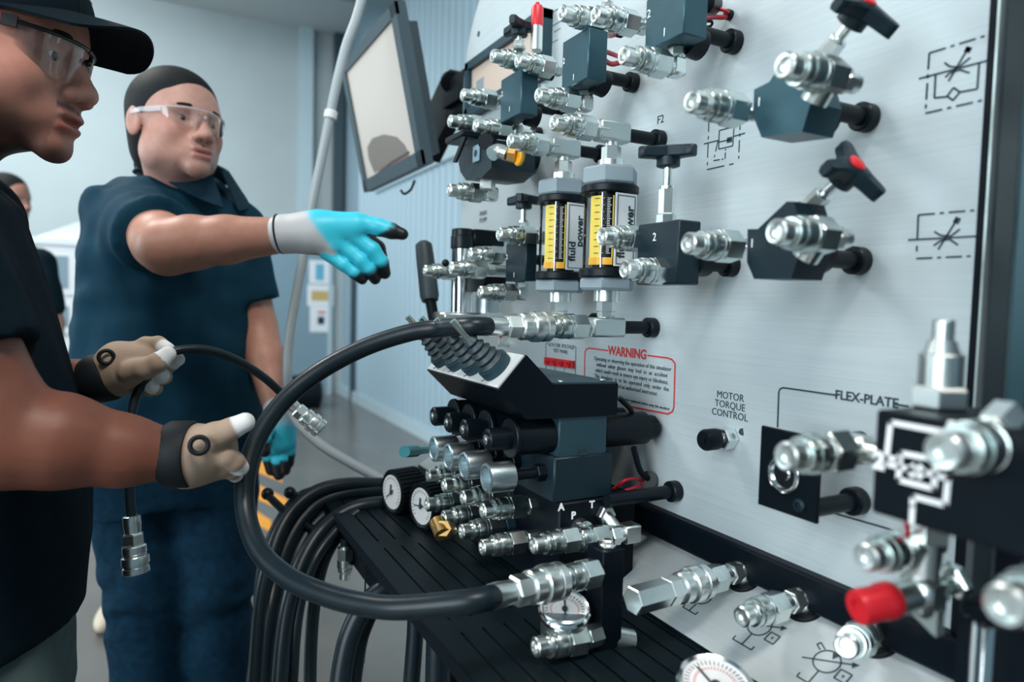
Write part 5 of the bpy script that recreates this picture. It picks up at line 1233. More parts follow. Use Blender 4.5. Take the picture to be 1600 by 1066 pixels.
# ------------------------------------------------------------------ PERSON 1: man in the black cap at the left
HF = _nz(V(.955, -.295, 0))
H1 = Head((0, 0, 0), HF, math.radians(8))
H1.O = dep(74, 80, .775) - H1.W(V(.066, -.0325, 0)[None])[0]
TY = H1.O[1] + .015                                     # middle plane of the body
def fr(px, py): return onY(px, py, TY - .02)            # front outline of the shirt on the middle plane
P1 = Thing('person', (H1.O[0] - .04, TY, 0), 'person in a black cap, clear safety glasses and dark tee holding a thin black hose', 'person')
prof = [fr(*p) for p in ((24, 318), (60, 420), (92, 520), (122, 640), (138, 740), (140, 840), (126, 952))]
lev = []
dep_a = (.085, .108, .118, .122, .124, .126, .122)
for q, a in zip(prof, dep_a): lev.append((q[2], q[0] - a, TY, a, .185 if a > .1 else .15))
lev.insert(0, (prof[0][2] + .035, prof[0][0] - .115, TY, .075, .105)); lev.insert(0, (prof[0][2] + .065, prof[0][0] - .125, TY, .062, .068))
sh_r = V(lev[2][1] - .005, TY - .17, prof[0][2] - .015); sh_l = V(lev[2][1] - .005, TY + .17, prof[0][2] - .015)
el_r = dep(12, 688, .665); wr_r = dep(278, 712, .735)
wr_l = dep(160, 592, .93); el_l = V(wr_l[0] - .22, TY + .17, wr_l[2] - .03)
hem = prof[-1][2]; sl_r = sh_r * .32 + el_r * .68; sl_l = sh_l * .38 + el_l * .62
def tee(X, Y, Z):
    d = s_loft(X, Y, Z, lev)
    d = np.maximum(d, Z - lev[0][0])
    for s_, e_, le in ((sh_r, el_r, sl_r), (sh_l, el_l, sl_l)):
        q = _nz(e_ - s_); c = s_cap(X, Y, Z, s_, .078, s_ * .1 + e_ * .9, .066); c = np.maximum(c, (X - le[0]) * q[0] + (Y - le[1]) * q[1] + (Z - le[2]) * q[2]); d = smin(d, c, .035)
    d = d + .0045 * wob(X, Y, Z * .5, 26, 1.0) + .0025 * wob(X, Y, Z * .35, 55, 2.0)
    return np.maximum(d, hem - Z)
lo = V(lev[2][1] - .22, TY - .36, hem - .02); hi = V(max(p[0] for p in prof) + .03, TY + .33, lev[0][0] + .02)
vs, fs = mk(tee, lo, hi, .0065, 2); person_part(P1, 'tee_shirt', vs, fs, 'tee_navy', label='dark navy tee shirt')
# body: head and neck, arms
nk0, nk1 = (-.02, 0, -.06), H1.loc(V(lev[1][1] - .005, TY, lev[1][0] - .04))
vs, fs = mk(lambda X, Y, Z: head_sdf(X, Y, Z, [(nk0, .056, nk1, .060)], mw=1.25, wide=1.0, lips_open=.0045, nose_w=1.25, chub=.004), (-.135, -.105, -.235), (.125, .105, .13), .0022, 1)
L = vs.copy(); Y_ = np.abs(L[:, 1]); c = np.tile(np.array((.48, .210, .155)), (len(L), 1))
c = blend(c, (.54, .245, .185), sig(L[:, 0] - .05, .02) * sig(-np.abs(L[:, 2] + .02) + .03, .02) * .8)
lip = np.exp(-((L[:, 2] + .0780) / .0075) ** 2) * (Y_ < .026) * sig(L[:, 0] - .076, .002) + .7 * np.exp(-((L[:, 2] + .0632) / .0050) ** 2) * (Y_ < .026) * sig(L[:, 0] - .077, .002)
c = blend(c, (.36, .095, .080), np.clip(lip, 0, 1))
wv = .5 + .5 * wob(L[:, 0], L[:, 1], L[:, 2], 120)
beard = sig(-(L[:, 2] + .044 + .60 * np.clip(L[:, 0], -.03, .1)), .011) * sig(L[:, 0] + .04, .01)
beard = np.maximum(beard * (1 - np.exp(-((L[:, 2] + .078) / .016) ** 2) * (Y_ < .026) * (L[:, 0] > .06)), 0)
side = sig(.022 - L[:, 0], .008) * sig(Y_ - .055, .005) * sig(-L[:, 2] - .010, .012) * sig(L[:, 0] + .03, .008)
must = np.exp(-((L[:, 2] + .0545) / .0045) ** 2) * (Y_ < .030) * sig(L[:, 0] - .068, .004) * sig(Y_ - .004, .003)
c = blend(c, (.018, .012, .011), np.clip(np.maximum(np.maximum(beard * .97, side * .9), must * .9), 0, .97) * (.8 + .2 * wv))
isl = [(H1.W(vs), fs, c)]
def arm(pts, res, base, k=.012, pad=.05):
    P = np.array([p for p, r in pts]); vs, fs = mk(lambda X, Y, Z: s_chain(X, Y, Z, pts, k), P.min(0) - pad - .03, P.max(0) + pad + .03, res, 1); return vs, fs, np.tile(np.array(base), (len(vs), 1))
SK1 = (.185, .064, .040)
isl.append(arm([(sh_r * .4 + el_r * .6, .052), (el_r * .9 + sh_r * .1 + V(0, 0, .0), .047), (el_r, .0455), (el_r * .72 + wr_r * .28 + V(0, 0, .004), .0465), (el_r * .35 + wr_r * .65, .036), (wr_r, .0265)], .004, SK1))
isl.append(arm([(sh_l * .4 + el_l * .6, .050), (el_l, .044), (el_l * .6 + wr_l * .4, .044), (wr_l, .027)], .006, SK1))
vs, fs, c = join(isl); body1 = person_part(P1, 'body', vs, fs, 'skin', c)
eyes(P1, H1, look=(1, .1, -.12))
for sd in (-1, 1): curve_part(P1, 'eyebrow', H1, [(.0835, sd * .012, .0190), (.082, sd * .026, .0225), (.0725, sd * .044, .0210), (.0600, sd * .054, .015)], [.002, .0042, .0040, .0015], 'hair_black')
# hair under the cap
vs, fs = mk(lambda X, Y, Z: np.maximum(np.maximum(s_ell(X, Y, Z, (-.017, 0, .036), (.101, .0795, .086)), X - .012 - .25 * Z), -.055 - Z), (-.13, -.1, -.08), (.07, .1, .13), .004); person_part(P1, 'hair', H1.W(vs), fs, 'hair_black')
# cap
cap = Thing.part
vs, fs = mk(lambda X, Y, Z: np.maximum(np.maximum(s_ell(X, Y, Z, (-.014, 0, .040), (.108, .0880, .096)), (.0475 - .025 * (X - .09) - 4.6 * Y * Y) - Z), -s_ell(X, Y, Z, (-.014, 0, .036), (.098, .0785, .085))), (-.14, -.11, -.01), (.12, .11, .15), .003)
capo = person_part(P1, 'cap', H1.W(vs), fs, 'cap_black', label='black baseball cap with a curved peak')
n, m_ = 25, 15; G_ = np.zeros((m_, n, 3))
for i in range(m_):
    for j in range(n):
        a = -1.38 + 2.76 * j / (n - 1); v = i / (m_ - 1); y = math.sin(a) * (.082 + .002 * v); x0 = -.016 + .104 * math.sqrt(max(0, 1 - (y / .088) ** 2)); x1 = .076 + .080 * (max(0, math.cos(a)) ** .55)
        x = x0 + (max(x1, x0 + .001) - x0) * v; G_[i, j] = (x, y, .0535 - .10 * (x - .09) * .25 - 4.6 * y * y - .5 * (x - .085) ** 2 * (1 if x > .085 else 0))
grid_part(P1, 'cap_peak', H1.W(G_.reshape(-1, 3)).reshape(m_, n, 3), 'cap_black', .0032, capo)
curve_part(P1, 'cap_seam', H1, [(.0900, -.022, .052), (.0865, -.026, .080), (.070, -.026, .108), (.035, -.022, .128)], [.0009, .0009], 'strap_black', capo)
for k in range(6):
    y = -.040 + .011 * k
    def oncap(y, z): return (-.014 + .1085 * math.sqrt(max(0, 1 - (y / .088) ** 2 - ((z - .04) / .096) ** 2)), y, z)
    z = .083; curve_part(P1, 'cap_lettering', H1, [oncap(y - .004, z + .008), oncap(y, z - .004), oncap(y + .003, z + .006), oncap(y + .006, z - .003)], [.0011, .0014, .0011], 'white_print', capo, 6, 12)
# safety glasses
def lens_grid(H, sd, rows=10, cols=16, z0=-.030, z1=.019, a0=.10, a1=1.18, R=.066, x0=.024):
    g = np.zeros((rows, cols, 3))
    for i in range(rows):
        for j in range(cols):
            u = j / (cols - 1); a = a0 + (a1 - a0) * u; v = i / (rows - 1); zb = z0 + .030 * max(0, (u - .40) / .60) ** 1.8 + .010 * max(0, (.25 - u) / .25) ** 2; zt_ = z1 - .004 * u
            g[i, j] = (x0 + R * math.cos(a) + .004 * v, sd * (R + .010) * math.sin(a), zb + (zt_ - zb) * v)
    return H.W(g.reshape(-1, 3)).reshape(rows, cols, 3)
gl = P1.part('safety_glasses', MB().ball(H1.W(V(.0955, 0, .004)[None])[0], .0042), 'frame_black', label='half-rim safety glasses with red temples')
for sd in (-1, 1):
    grid_part(P1, 'glasses_lens', lens_grid(H1, sd), 'lens', .0018, gl)
    top = [(.024 + .066 * math.cos(a) + .004, sd * .076 * math.sin(a), .019 - .004 * (a - .1) / 1.08) for a in np.linspace(.02, 1.18, 9)]
    curve_part(P1, 'glasses_rim', H1, top, [.0022, .0024, .0022], 'frame_black', gl)
    curve_part(P1, 'nose_pad', H1, [(.0925, sd * .004, .002), (.086, sd * .0085, -.010), (.082, sd * .0115, -.018)], [.002, .003, .002], 'frame_black', gl)
    e = V(.050, sd * .0715, .0145)
    def tmp(x): return V(x, sd * (.0715 + .010 * min(1, (.05 - x) / .06)), .0145 - .01 * max(0, (.0 - x)) * 1.0)
    for nm_, xa_, xb_, hh_, mt in (('temple_hinge', .052, .036, .0062, 'frame_black'), ('temple', .037, -.075, .0058, 'red_plastic')):
        g = np.zeros((2, 10, 3))
        for j in range(10):
            x = xa_ + (xb_ - xa_) * j / 9; p = tmp(x); g[0, j] = p + V(0, 0, -hh_); g[1, j] = p + V(0, 0, hh_)
        grid_part(P1, nm_, H1.W(g.reshape(-1, 3)).reshape(2, 10, 3), mt, .0032, gl)
    for k in range(4):
        x = .026 - .005 * k; p = tmp(x) + V(0, sd * .0022, 0); curve_part(P1, 'temple_lettering', H1, [p + V(.002, 0, -.002), p + V(0, 0, .002), p + V(-.003, 0, -.0015)], [.0006, .0008, .0006], 'white_print', gl, 6, 8)

# gloves
TAN, WHT, GRY, BLU, BLK = (.36, .265, .20), (.72, .74, .75), (.60, .62, .65), (.045, .66, .86), (.005, .006, .009)
def glove(t, name, palm, fingers, m, colf, res=.0022, label=None, k=.007, thumb=()):
    """palm: list of capsules; fingers: chains; colf(vertices, finger id, position along the finger 0..1) -> colours"""
    allp = [V(p) for c in palm for p in (c[0], c[2])] + [V(p) for ch in fingers for p, r in ch]
    P = np.array(allp)
    def f(X, Y, Z):
        d = None
        for c in palm:
            e = s_cap(X, Y, Z, *c); d = e if d is None else smin(d, e, .014)
        g = None
        for ch in fingers:
            e = s_chain(X, Y, Z, ch, .004); g = e if g is None else smin(g, e, .0012)
        return smin(d, g, k)
    vs, fs = mk(f, P.min(0) - .045, P.max(0) + .045, res, 1)
    best = np.full(len(vs), 1e9); fid = -np.ones(len(vs), int); ft = np.zeros(len(vs)); off = np.zeros((len(vs), 3)); rad = np.ones(len(vs)) * .03
    x, y, z = vs[:, 0], vs[:, 1], vs[:, 2]
    for c in palm:
        d = s_cap(x, y, z, *c); b = d < best; best[b] = d[b]; fid[b] = -1
        a_, b_ = V(c[0]), V(c[2]); ab = b_ - a_; tt = np.clip((vs - a_) @ ab / max(1e-9, ab @ ab), 0, 1); o = vs - a_ - tt[:, None] * ab; off[b] = o[b]; rad[b] = c[1]
    for i, ch in enumerate(fingers):
        Ls = [np.linalg.norm(V(q) - V(p)) for (p, r), (q, s) in zip(ch[:-1], ch[1:])]; tot = sum(Ls); acc = 0
        for (p, r), (q, s), Lk in zip(ch[:-1], ch[1:], Ls):
            d = s_cap(x, y, z, p, r, q, s); b = d < best - .0005; ab = V(q) - V(p); tt = np.clip((vs - V(p)) @ ab / max(1e-9, ab @ ab), 0, 1)
            o = vs - V(p) - tt[:, None] * ab; best[b] = d[b]; fid[b] = i; ft[b] = ((acc + tt * Lk) / tot)[b]; off[b] = o[b]; rad[b] = r; acc += Lk
    return person_part(t, name, vs, fs, m, colf(vs, fid, ft, off / rad[:, None]), label)
def tanglove(vs, fid, ft, off):
    c = np.tile(np.array(TAN), (len(vs), 1)); c = blend(c, WHT, sig(ft - .80, .012) * (fid >= 0)); return c
# near (right) hand
d0 = .735
def hp(px, py, d=0.0): return dep(px, py, d0 + d)
palm = [(hp(272, 713), .027, hp(298, 712, .004), .030), (hp(296, 706, .0), .029, hp(334, 700, .012), .025), (hp(292, 726, .004), .024, hp(335, 722, .02), .020)]
fing = [[(hp(310, 694, -.004), .019), (hp(336, 682, -.006), .0150), (hp(360, 671, -.004), .0118), (hp(383, 660, .0), .0105)],
        [(hp(334, 704, .002), .0130), (hp(354, 713, .002), .0112), (hp(367, 722, .008), .0102), (hp(376, 731, .016), .0092)],
        [(hp(334, 716, .010), .0125), (hp(352, 727, .014), .0108), (hp(362, 735, .024), .0098), (hp(368, 742, .036), .0088)],
        [(hp(336, 716, .026), .0125), (hp(352, 726, .044), .0112), (hp(356, 733, .056), .0100), (hp(350, 736, .068), .0085)],
        [(hp(330, 726, .030), .0115), (hp(342, 733, .046), .0100), (hp(344, 737, .056), .0090), (hp(338, 738, .064), .0080)]]
gr1 = glove(P1, 'work_glove', palm, fing, 'glove_skin', tanglove, res=.0019, k=.0040, label='tan work glove with white fingertips')
# wrist strap with pull loop
wax = _nz(hp(300, 711) - hp(262, 711)); sb = P1.part('wrist_strap', MB().lathe(hp(264, 710), wax, [(.030, -.004), (.0345, 0), (.0360, .003), (.0360, .024), (.0345, .028)], 28), 'strap_black')
P1.part('pull_loop', MB().torus(hp(311, 696, -.032), hp(311, 696, .1) - hp(311, 696, 0), .0085, .0026, 20, 8), 'strap_black', sb)
# far (left) hand holding the hose
d1 = .93
def hq_(px, py, d=0.0): return dep(px, py, d1 + d)
palm = [(hq_(165, 590), .028, hq_(192, 578), .032), (hq_(186, 566), .028, hq_(222, 566, .0), .026), (hq_(192, 588, .01), .024, hq_(224, 582, .012), .020)]
fing = [[(hq_(204, 580, -.022), .0165), (hq_(226, 576, -.030), .0145), (hq_(246, 567, -.030), .0128), (hq_(262, 554, -.022), .0108)],
        [(hq_(208, 552, .002), .0135), (hq_(228, 540, .004), .0118), (hq_(247, 538, .002), .0108), (hq_(262, 546, -.004), .0095)],
        [(hq_(224, 572, .020), .0125), (hq_(250, 574, .028), .0112), (hq_(266, 569, .022), .0102), (hq_(278, 562, .012), .0092)],
        [(hq_(222, 586, .026), .0125), (hq_(246, 592, .030), .0112), (hq_(256, 589, .016), .0102), (hq_(248, 586, .002), .0094)],
        [(hq_(214, 597, .026), .0115), (hq_(235, 608, .028), .0100), (hq_(242, 607, .014), .0092), (hq_(233, 604, .002), .0084)]]
glove(P1, 'work_glove', palm, fing, 'glove_skin', tanglove, res=.0019, k=.0040, label='tan work glove pinching the thin hose')
wax = _nz(hq_(178, 588) - hq_(140, 596)); P1.part('wrist_strap', MB().lathe(hq_(138, 595), wax, [(.028, -.01), (.030, 0), (.0335, .010), (.0335, .032), (.0315, .036)], 28), 'strap_black')
P1.part('pull_loop', MB().torus(hq_(166, 558, -.034), hq_(166, 558, .1) - hq_(166, 558), .0085, .0026, 20, 8), 'strap_black')
# trousers and shoes
hipx = prof[-1][0] - .125
def trou(X, Y, Z):
    d = s_loft(X, Y, Z, [(hem + .03, hipx + .005, TY, .112, .170), (hem - .10, hipx, TY, .118, .175), (hem - .16, hipx, TY, .09, .15)]); d = np.maximum(d, hem - .17 - Z)
    d = np.maximum(d, Z - hem - .03)
    for sd in (-1, 1): d = smin(d, s_chain(X, Y, Z, [(V(hipx, TY + sd * .085, hem - .08), .098), (V(hipx + .02, TY + sd * .10, .50), .075), (V(hipx, TY + sd * .11, .07), .062)], .02), .03)
    return np.maximum(d + .004 * wob(X, Y, Z, 30, 3.0), .05 - Z)
vs, fs = mk(trou, (hipx - .16, TY - .22, .03), (hipx + .16, TY + .22, hem + .05), .009); tr = person_part(P1, 'trousers', vs, fs, 'work_trousers', label='grey-green work trousers')
pk = [fr(32, 992), fr(24, 1020), fr(8, 1046), fr(-6, 1056)]
P1.part('pocket_piping', MB().tube(smooth_path([V(p[0] - .035, TY - .155 + .004 * i, p[2]) for i, p in enumerate(pk)], 20), .0018, 8), 'grey_hose', tr)
def shoe(t, x, y, dirv, m='shoe_dark', L=.27):
    f = _nz(V(dirv[0], dirv[1], 0)); s = np.cross(EZ, f); o = V(x, y, 0)
    def g(X, Y, Z):
        u = (X - o[0]) * f[0] + (Y - o[1]) * f[1]; v = (X - o[0]) * s[0] + (Y - o[1]) * s[1]
        d = s_ell(u, v, Z, (.06, 0, .035), (L * .52, .047, .045)); d = smin(d, s_ell(u, v, Z, (-.02, 0, .06), (.06, .042, .06)), .03); return np.maximum(d, .004 - Z)
    vs, fs = mk(g, o - V(.25, .25, .02), o + V(.25, .25, .15), .008); return person_part(t, 'shoe', vs, fs, m)
for sd in (-1, 1): shoe(P1, hipx, TY + sd * .11, (1, 0))

# thin hose held by person 1
th = Thing('thin_hose', dep(330, 560, .93), 'thin black hose with steel couplers held between two gloved hands', 'hose')
tip1 = dep(213, 893, .90); a1 = dep(206, 812, .90); ax = _nz(tip1 - a1)
female(th, a1 - ax * .005, ax, .88)
P_ = [a1, dep(203, 770, .90), dep(203, 700, .905), dep(207, 640, .915), dep(222, 600, .925), dep(245, 572, .918), dep(264, 553, .922), dep(292, 546, .935), dep(330, 548, .955), dep(375, 566, .985), dep(415, 592, 1.01), dep(445, 620, 1.03), dep(458, 634, 1.04)]
th.part('hose', MB().tube(smooth_path(P_, 110), .0062, 14), 'hose_rubber')
b0 = dep(455, 632, 1.04); b1 = dep(500, 670, 1.05); ax = _nz(b1 - b0); th_end = female(th, b0 - ax * .01, ax, .80)

# ------------------------------------------------------------------ PERSON 2: pointing man in the navy polo shirt
D2 = 1.47
H2 = Head((0, 0, 0), _nz(V(.52, -.855, 0)), math.radians(-2), roll=math.radians(-2), sc=.94)
H2.O = dep(311, 188, 1.335) - H2.W(V(.075, 0, 0)[None])[0]
c2 = dep(278, 560, D2)
P2 = Thing('person', (c2[0], c2[1], 0), 'person in a navy polo shirt and jeans pointing with a blue work glove', 'person')
_r = ray(278, 560); rv = _nz(V(_r[1], -_r[0], 0)); byaw = math.atan2(-.80, .60)       # body faces between the board and the camera
fwd2 = V(math.cos(byaw), math.sin(byaw), 0); lft2 = V(-fwd2[1], fwd2[0], 0)
def lv(rows, extra=0.0):
    out = []
    for py, cx, hw, a in rows:
        c = dep(cx, py, D2); w = hw / F * D2
        # ellipse with half depth a and the half width that shows as w from here
        ca = abs(fwd2 @ rv); sa = abs(lft2 @ rv); b = math.sqrt(max(.0016, (w * w - (a * ca) ** 2))) / sa
        out.append((c[2], c[0], c[1], a + extra, b + extra))
    return out
rows = [(272, 291, 46, .058), (286, 288, 64, .070), (300, 283, 94, .085), (312, 278, 112, .105), (345, 276, 124, .125), (400, 275, 130, .135), (500, 274, 133, .138), (580, 277, 135, .140), (660, 278, 138, .142)]
L2 = lv(rows); z_hem2 = L2[-1][0]
s_r = dep(216, 342, 1.40); e_r = dep(262, 386, 1.17); w_r = dep(447, 367, 1.15)
s_l = dep(362, 356, 1.50); e_l = dep(402, 510, 1.53); w_l = dep(434, 640, 1.46)
k_r = s_r * .30 + e_r * .70; k_l = s_l * .25 + e_l * .75
def polo(X, Y, Z):
    d = s_loft(X, Y, Z, L2, byaw); d = np.maximum(d, Z - L2[0][0])
    for s_, e_, le, ra, rb in ((s_r, e_r, k_r, .080, .072), (s_l, e_l, k_l, .066, .060)):
        q = _nz(e_ - s_); c = s_cap(X, Y, Z, s_, ra, s_ * .05 + e_ * .95, rb); c = np.maximum(c, (X - le[0]) * q[0] + (Y - le[1]) * q[1] + (Z - le[2]) * q[2]); d = smin(d, c, .025)
    g = np.sqrt((X - s_r[0]) ** 2 + (Y - s_r[1]) ** 2 + (Z - s_r[2] - .06) ** 2)
    d = d + .005 * wob(X, Y, Z * .6, 24, .4) + .0045 * np.sin(g * 95 + 2 * wob(X, Y, Z, 14, 2.)) * np.exp(-(g / .22) ** 2) + .003 * wob(X, Y, Z, 48, 1.7)
    return np.maximum(d, z_hem2 - Z)
A_ = np.array([(l[1], l[2], l[0]) for l in L2]); lo = A_.min(0) - V(.27, .36, .01); hi = A_.max(0) + V(.27, .25, .03)
vs, fs = mk(polo, lo, hi, .0075, 2); polo_o = person_part(P2, 'polo_shirt', vs, fs, 'polo_navy', label='navy polo shirt')
# collar: two folded leaves and a placket
Cb = V(L2[1][1], L2[1][2], L2[1][0])
def collar(sd):
    n, m_ = 20, 6; G_ = np.zeros((m_, n, 3))
    for j in range(n):
        a = sd * (.16 + (math.pi - .16) * j / (n - 1)); u = fwd2 * math.cos(a) + lft2 * math.sin(a); fr_ = max(0, math.cos(a))
        for i in range(m_):
            v = i / (m_ - 1); rr_c = (.074 + .010 * math.cos(a) ** 2) + .026 * v + .02 * fr_ * v; z = .052 - .030 * fr_ - v * (.040 + .045 * fr_ ** 2); G_[i, j] = Cb + u * rr_c * (1.0) + EZ * z + fwd2 * .012
    return grid_part(P2, 'collar', G_, 'collar_navy', .004, polo_o)
collar(1); collar(-1)
# head, neck and arms
nk1 = H2.loc(V(Cb[0], Cb[1], Cb[2] - .06))
vs, fs = mk(lambda X, Y, Z: head_sdf(X, Y, Z, [((-.018, 0, -.07), .060, nk1, .064)], mw=1.12, wide=1.06, lips_open=.0013, nose_w=1.15, chub=.004), (-.135, -.11, -.24), (.125, .11, .13), .0026, 1)
L = vs.copy(); Y_ = np.abs(L[:, 1]); c = np.tile(np.array((.48, .270, .222)), (len(L), 1))
c = blend(c, (.46, .20, .15), np.exp(-((L[:, 2] + .03) / .03) ** 2) * sig(Y_ - .02, .01) * .5)
lip = (np.exp(-((L[:, 2] + .077) / .0065) ** 2) + np.exp(-((L[:, 2] + .0635) / .0050) ** 2)) * (Y_ < .0205) * sig(L[:, 0] - .081, .002)
c = blend(c, (.36, .135, .115), np.clip(lip, 0, .9))
c = blend(c, (.12, .07, .055), np.clip(np.exp(-((L[:, 2] + .106) / .012) ** 2) * sig(L[:, 0] - .045, .01) * (Y_ < .04) * .55 + .35 * np.exp(-((L[:, 2] + .056) / .004) ** 2) * (Y_ < .024) * sig(L[:, 0] - .07, .004), 0, .7))
SK2 = (.44, .215, .155)
isl = [(H2.W(vs), fs, c)]
isl.append(arm([(s_r * .5 + e_r * .5, .052), (e_r * .85 + s_r * .15, .050), (e_r, .047), (e_r * .8 + w_r * .2 + EZ * .003, .0455), (e_r * .5 + w_r * .5 + EZ * .002, .0400), (w_r, .0290)], .0045, SK2))
isl.append(arm([(s_l * .5 + e_l * .5, .050), (e_l, .042), (e_l * .6 + w_l * .4, .041), (w_l, .028)], .006, SK2))
vs, fs, c = join(isl); person_part(P2, 'body', vs, fs, 'skin', c)
eyes(P2, H2, w=1.06, look=(1, -.05, -.15))
for sd in (-1, 1): curve_part(P2, 'eyebrow', H2, [(.0840, sd * .012, .0185), (.0825, sd * .026, .0220), (.0735, sd * .046, .0205), (.0620, sd * .057, .014)], [.002, .0042, .0038, .0015], 'hair_black')
def hair2(X, Y, Z):
    d = s_ell(X, Y, Z, (-.018, 0, .036), (.104, .0865, .0895))
    d = smin(d, s_ell(X, Y, Z, (-.075, 0, -.03), (.045, .058, .075)), .03)
    d = smax(d, -s_ell(X, Y, Z, (.112, 0, .002), (.082, .100, .076)), .004)       # face opening
    d = smax(d, -s_ell(X, np.abs(Y), Z, (.020, .085, -.055), (.055, .035, .055)), .006)
    return smin(d, s_chain(X, Y, Z, [(V(-.10, 0, -.02), .022), (V(-.118, 0, -.07), .020), (V(-.112, 0, -.14), .012)], .01), .015)
vs, fs = mk(hair2, (-.16, -.11, -.17), (.10, .11, .145), .0030); person_part(P2, 'hair', H2.W(vs), fs, 'hair_black', label='black hair combed back and tied')
gl = P2.part('safety_glasses', MB().ball(H2.W(V(.0960, 0, .002)[None])[0], .0035), 'frame_clear', label='clear safety glasses')
for sd in (-1, 1):
    g = lens_grid(H2, sd, z0=-.026, z1=.015, a0=.08, a1=1.12, R=.070, x0=.024); grid_part(P2, 'glasses_lens', g, 'lens_clear', .002, gl)
    curve_part(P2, 'glasses_rim', H2, [(.028 + .070 * math.cos(a), sd * .080 * math.sin(a), .015 - .004 * (a - .1) / 1.02) for a in np.linspace(.02, 1.12, 9)], [.0015, .0015], 'frame_clear', gl)
    g = np.zeros((2, 10, 3))
    for j in range(10):
        x = .058 - .085 * j / 9; y = sd * (.072 + .015 * min(1, j / 5)); g[0, j] = (x, y, .002 if j < 4 else .004); g[1, j] = (x, y, .013)
    grid_part(P2, 'temple', H2.W(g.reshape(-1, 3)).reshape(2, 10, 3), 'frame_clear', .003, gl)
# pointing glove
d2 = 1.15
def gp_(px, py, d=0.0): return dep(px, py, d2 + d)
palm = [(gp_(444, 366), .0335, gp_(478, 364), .0325), (gp_(478, 364), .031, gp_(500, 362), .031), (gp_(500, 356), .029, gp_(556, 354, .0), .0235), (gp_(496, 372), .027, gp_(520, 384, .0), .0200), (gp_(510, 366, .01), .026, gp_(548, 370, .01), .022)]
fing = [[(gp_(556, 348), .0165), (gp_(590, 355), .0150), (gp_(612, 361), .0135), (gp_(629, 366, .0), .0100)],
        [(gp_(548, 366), .0150), (gp_(582, 390, .004), .0132), (gp_(596, 410, .012), .0122), (gp_(601, 427, .022), .0105)],
        [(gp_(532, 380), .0145), (gp_(564, 407, .002), .0122), (gp_(578, 423, .008), .0114), (gp_(586, 436, .016), .0098)],
        [(gp_(512, 396), .0130), (gp_(537, 414, .0), .0108), (gp_(554, 427, .004), .0100), (gp_(566, 437, .010), .0088)],
        [(gp_(540, 366, .03), .0180), (gp_(574, 376, .045), .0150), (gp_(590, 388, .045), .0135), (gp_(596, 400, .042), .0105)]]
dors = _nz(V(*(-CM[:, 2])) * .75 + EZ * .65)
hax = _nz(gp_(556, 354) - gp_(478, 364)); g0 = gp_(478, 364)
def blueglove(vs, fid, ft, off):
    c = np.tile(np.array(GRY), (len(vs), 1)); u = (vs - g0) @ hax; dn = off @ dors; along = (vs - g0) @ EZ
    c = blend(c, BLU, sig(u - .030 + .55 * along, .0025))
    under = sig(-dn - .25, .12) * sig(u - .012, .004); c = blend(c, BLK, under)
    f = fid >= 0; c = blend(c, BLU, (f & (dn > -.25)) * 1.0)
    tipm_ = np.where(fid == 0, sig(ft - .55 - .22 * np.clip(dn, -1, 1), .02), sig(ft - .74 - .1 * dn, .02)); c = blend(c, BLK, tipm_ * f)
    return blend(c, BLK, (fid == 4) * 1.0)
glv = glove(P2, 'work_glove', palm, fing, 'glove_nitrile', blueglove, label='grey knit glove dipped in blue with black fingertips', k=.006)
P2.part('glove_cuff', MB().torus(gp_(438, 366), hax, .0318, .0024, 32, 8), 'strap_black', glv)
# lowered left glove
d3 = 1.46
def gq_(px, py, d=0.0): return dep(px, py, d3 + d)
palm = [(gq_(434, 636), .030, gq_(436, 660), .034), (gq_(430, 668), .032, gq_(430, 690), .030), (gq_(440, 668), .030, gq_(444, 690), .026)]
fing = [[(gq_(424, 690), .015), (gq_(420, 715), .014), (gq_(424, 735), .012)], [(gq_(434, 692), .015), (gq_(434, 720), .014), (gq_(436, 742), .012)], [(gq_(442, 690), .015), (gq_(446, 714), .0135), (gq_(446, 735), .0115)], [(gq_(448, 686), .014), (gq_(453, 706), .012), (gq_(452, 724), .0105)], [(gq_(418, 668, -.03), .015), (gq_(412, 690, -.05), .014), (gq_(414, 706, -.055), .012)]]
def lowglove(vs, fid, ft, off):
    c = np.tile(np.array(BLU), (len(vs), 1)); c = blend(c, GRY, sig(vs[:, 2] - gq_(434, 656)[2], .006)); return blend(c, BLK, np.clip(sig(-off @ dors - .1, .2) + sig(ft - .6, .03) * (fid >= 0), 0, 1))
glove(P2, 'work_glove', palm, fing, 'glove_nitrile', lowglove, res=.0032, label='lowered blue and black glove')
# jeans
hipz = dep(278, 690, D2)[2]
def jeans(X, Y, Z):
    d = s_loft(X, Y, Z, lv([(645, 276, 138, .135), (700, 272, 132, .135), (760, 270, 128, .13)]), byaw); d = np.maximum(d, Z - dep(278, 640, D2)[2]); d = np.maximum(d, dep(270, 775, D2)[2] - Z)
    for a_ in ([(dep(212, 730, 1.46), .105), (dep(228, 900, 1.44), .080), (dep(228, 1000, 1.46), .070), (V(*dep(228, 1000, 1.46)[:2], .08), .060)], [(dep(330, 730, 1.50), .100), (dep(338, 900, 1.50), .080), (dep(338, 1000, 1.52), .070), (V(*dep(338, 1000, 1.52)[:2], .08), .060)]):
        d = smin(d, s_chain(X, Y, Z, a_, .02), .025)
    g = Z - dep(225, 940, 1.45)[2]
    return np.maximum(d + .005 * wob(X, Y, Z, 30, 5.) + .005 * np.sin(Z * 70 + 3 * wob(X, Y, Z, 20, 1.)) * np.exp(-(g / .09) ** 2), .05 - Z)
vs, fs = mk(jeans, V(c2[0] - .30, c2[1] - .26, .03), V(c2[0] + .32, c2[1] + .30, dep(278, 640, D2)[2] + .02), .0095); person_part(P2, 'jeans', vs, fs, 'denim', label='blue jeans')
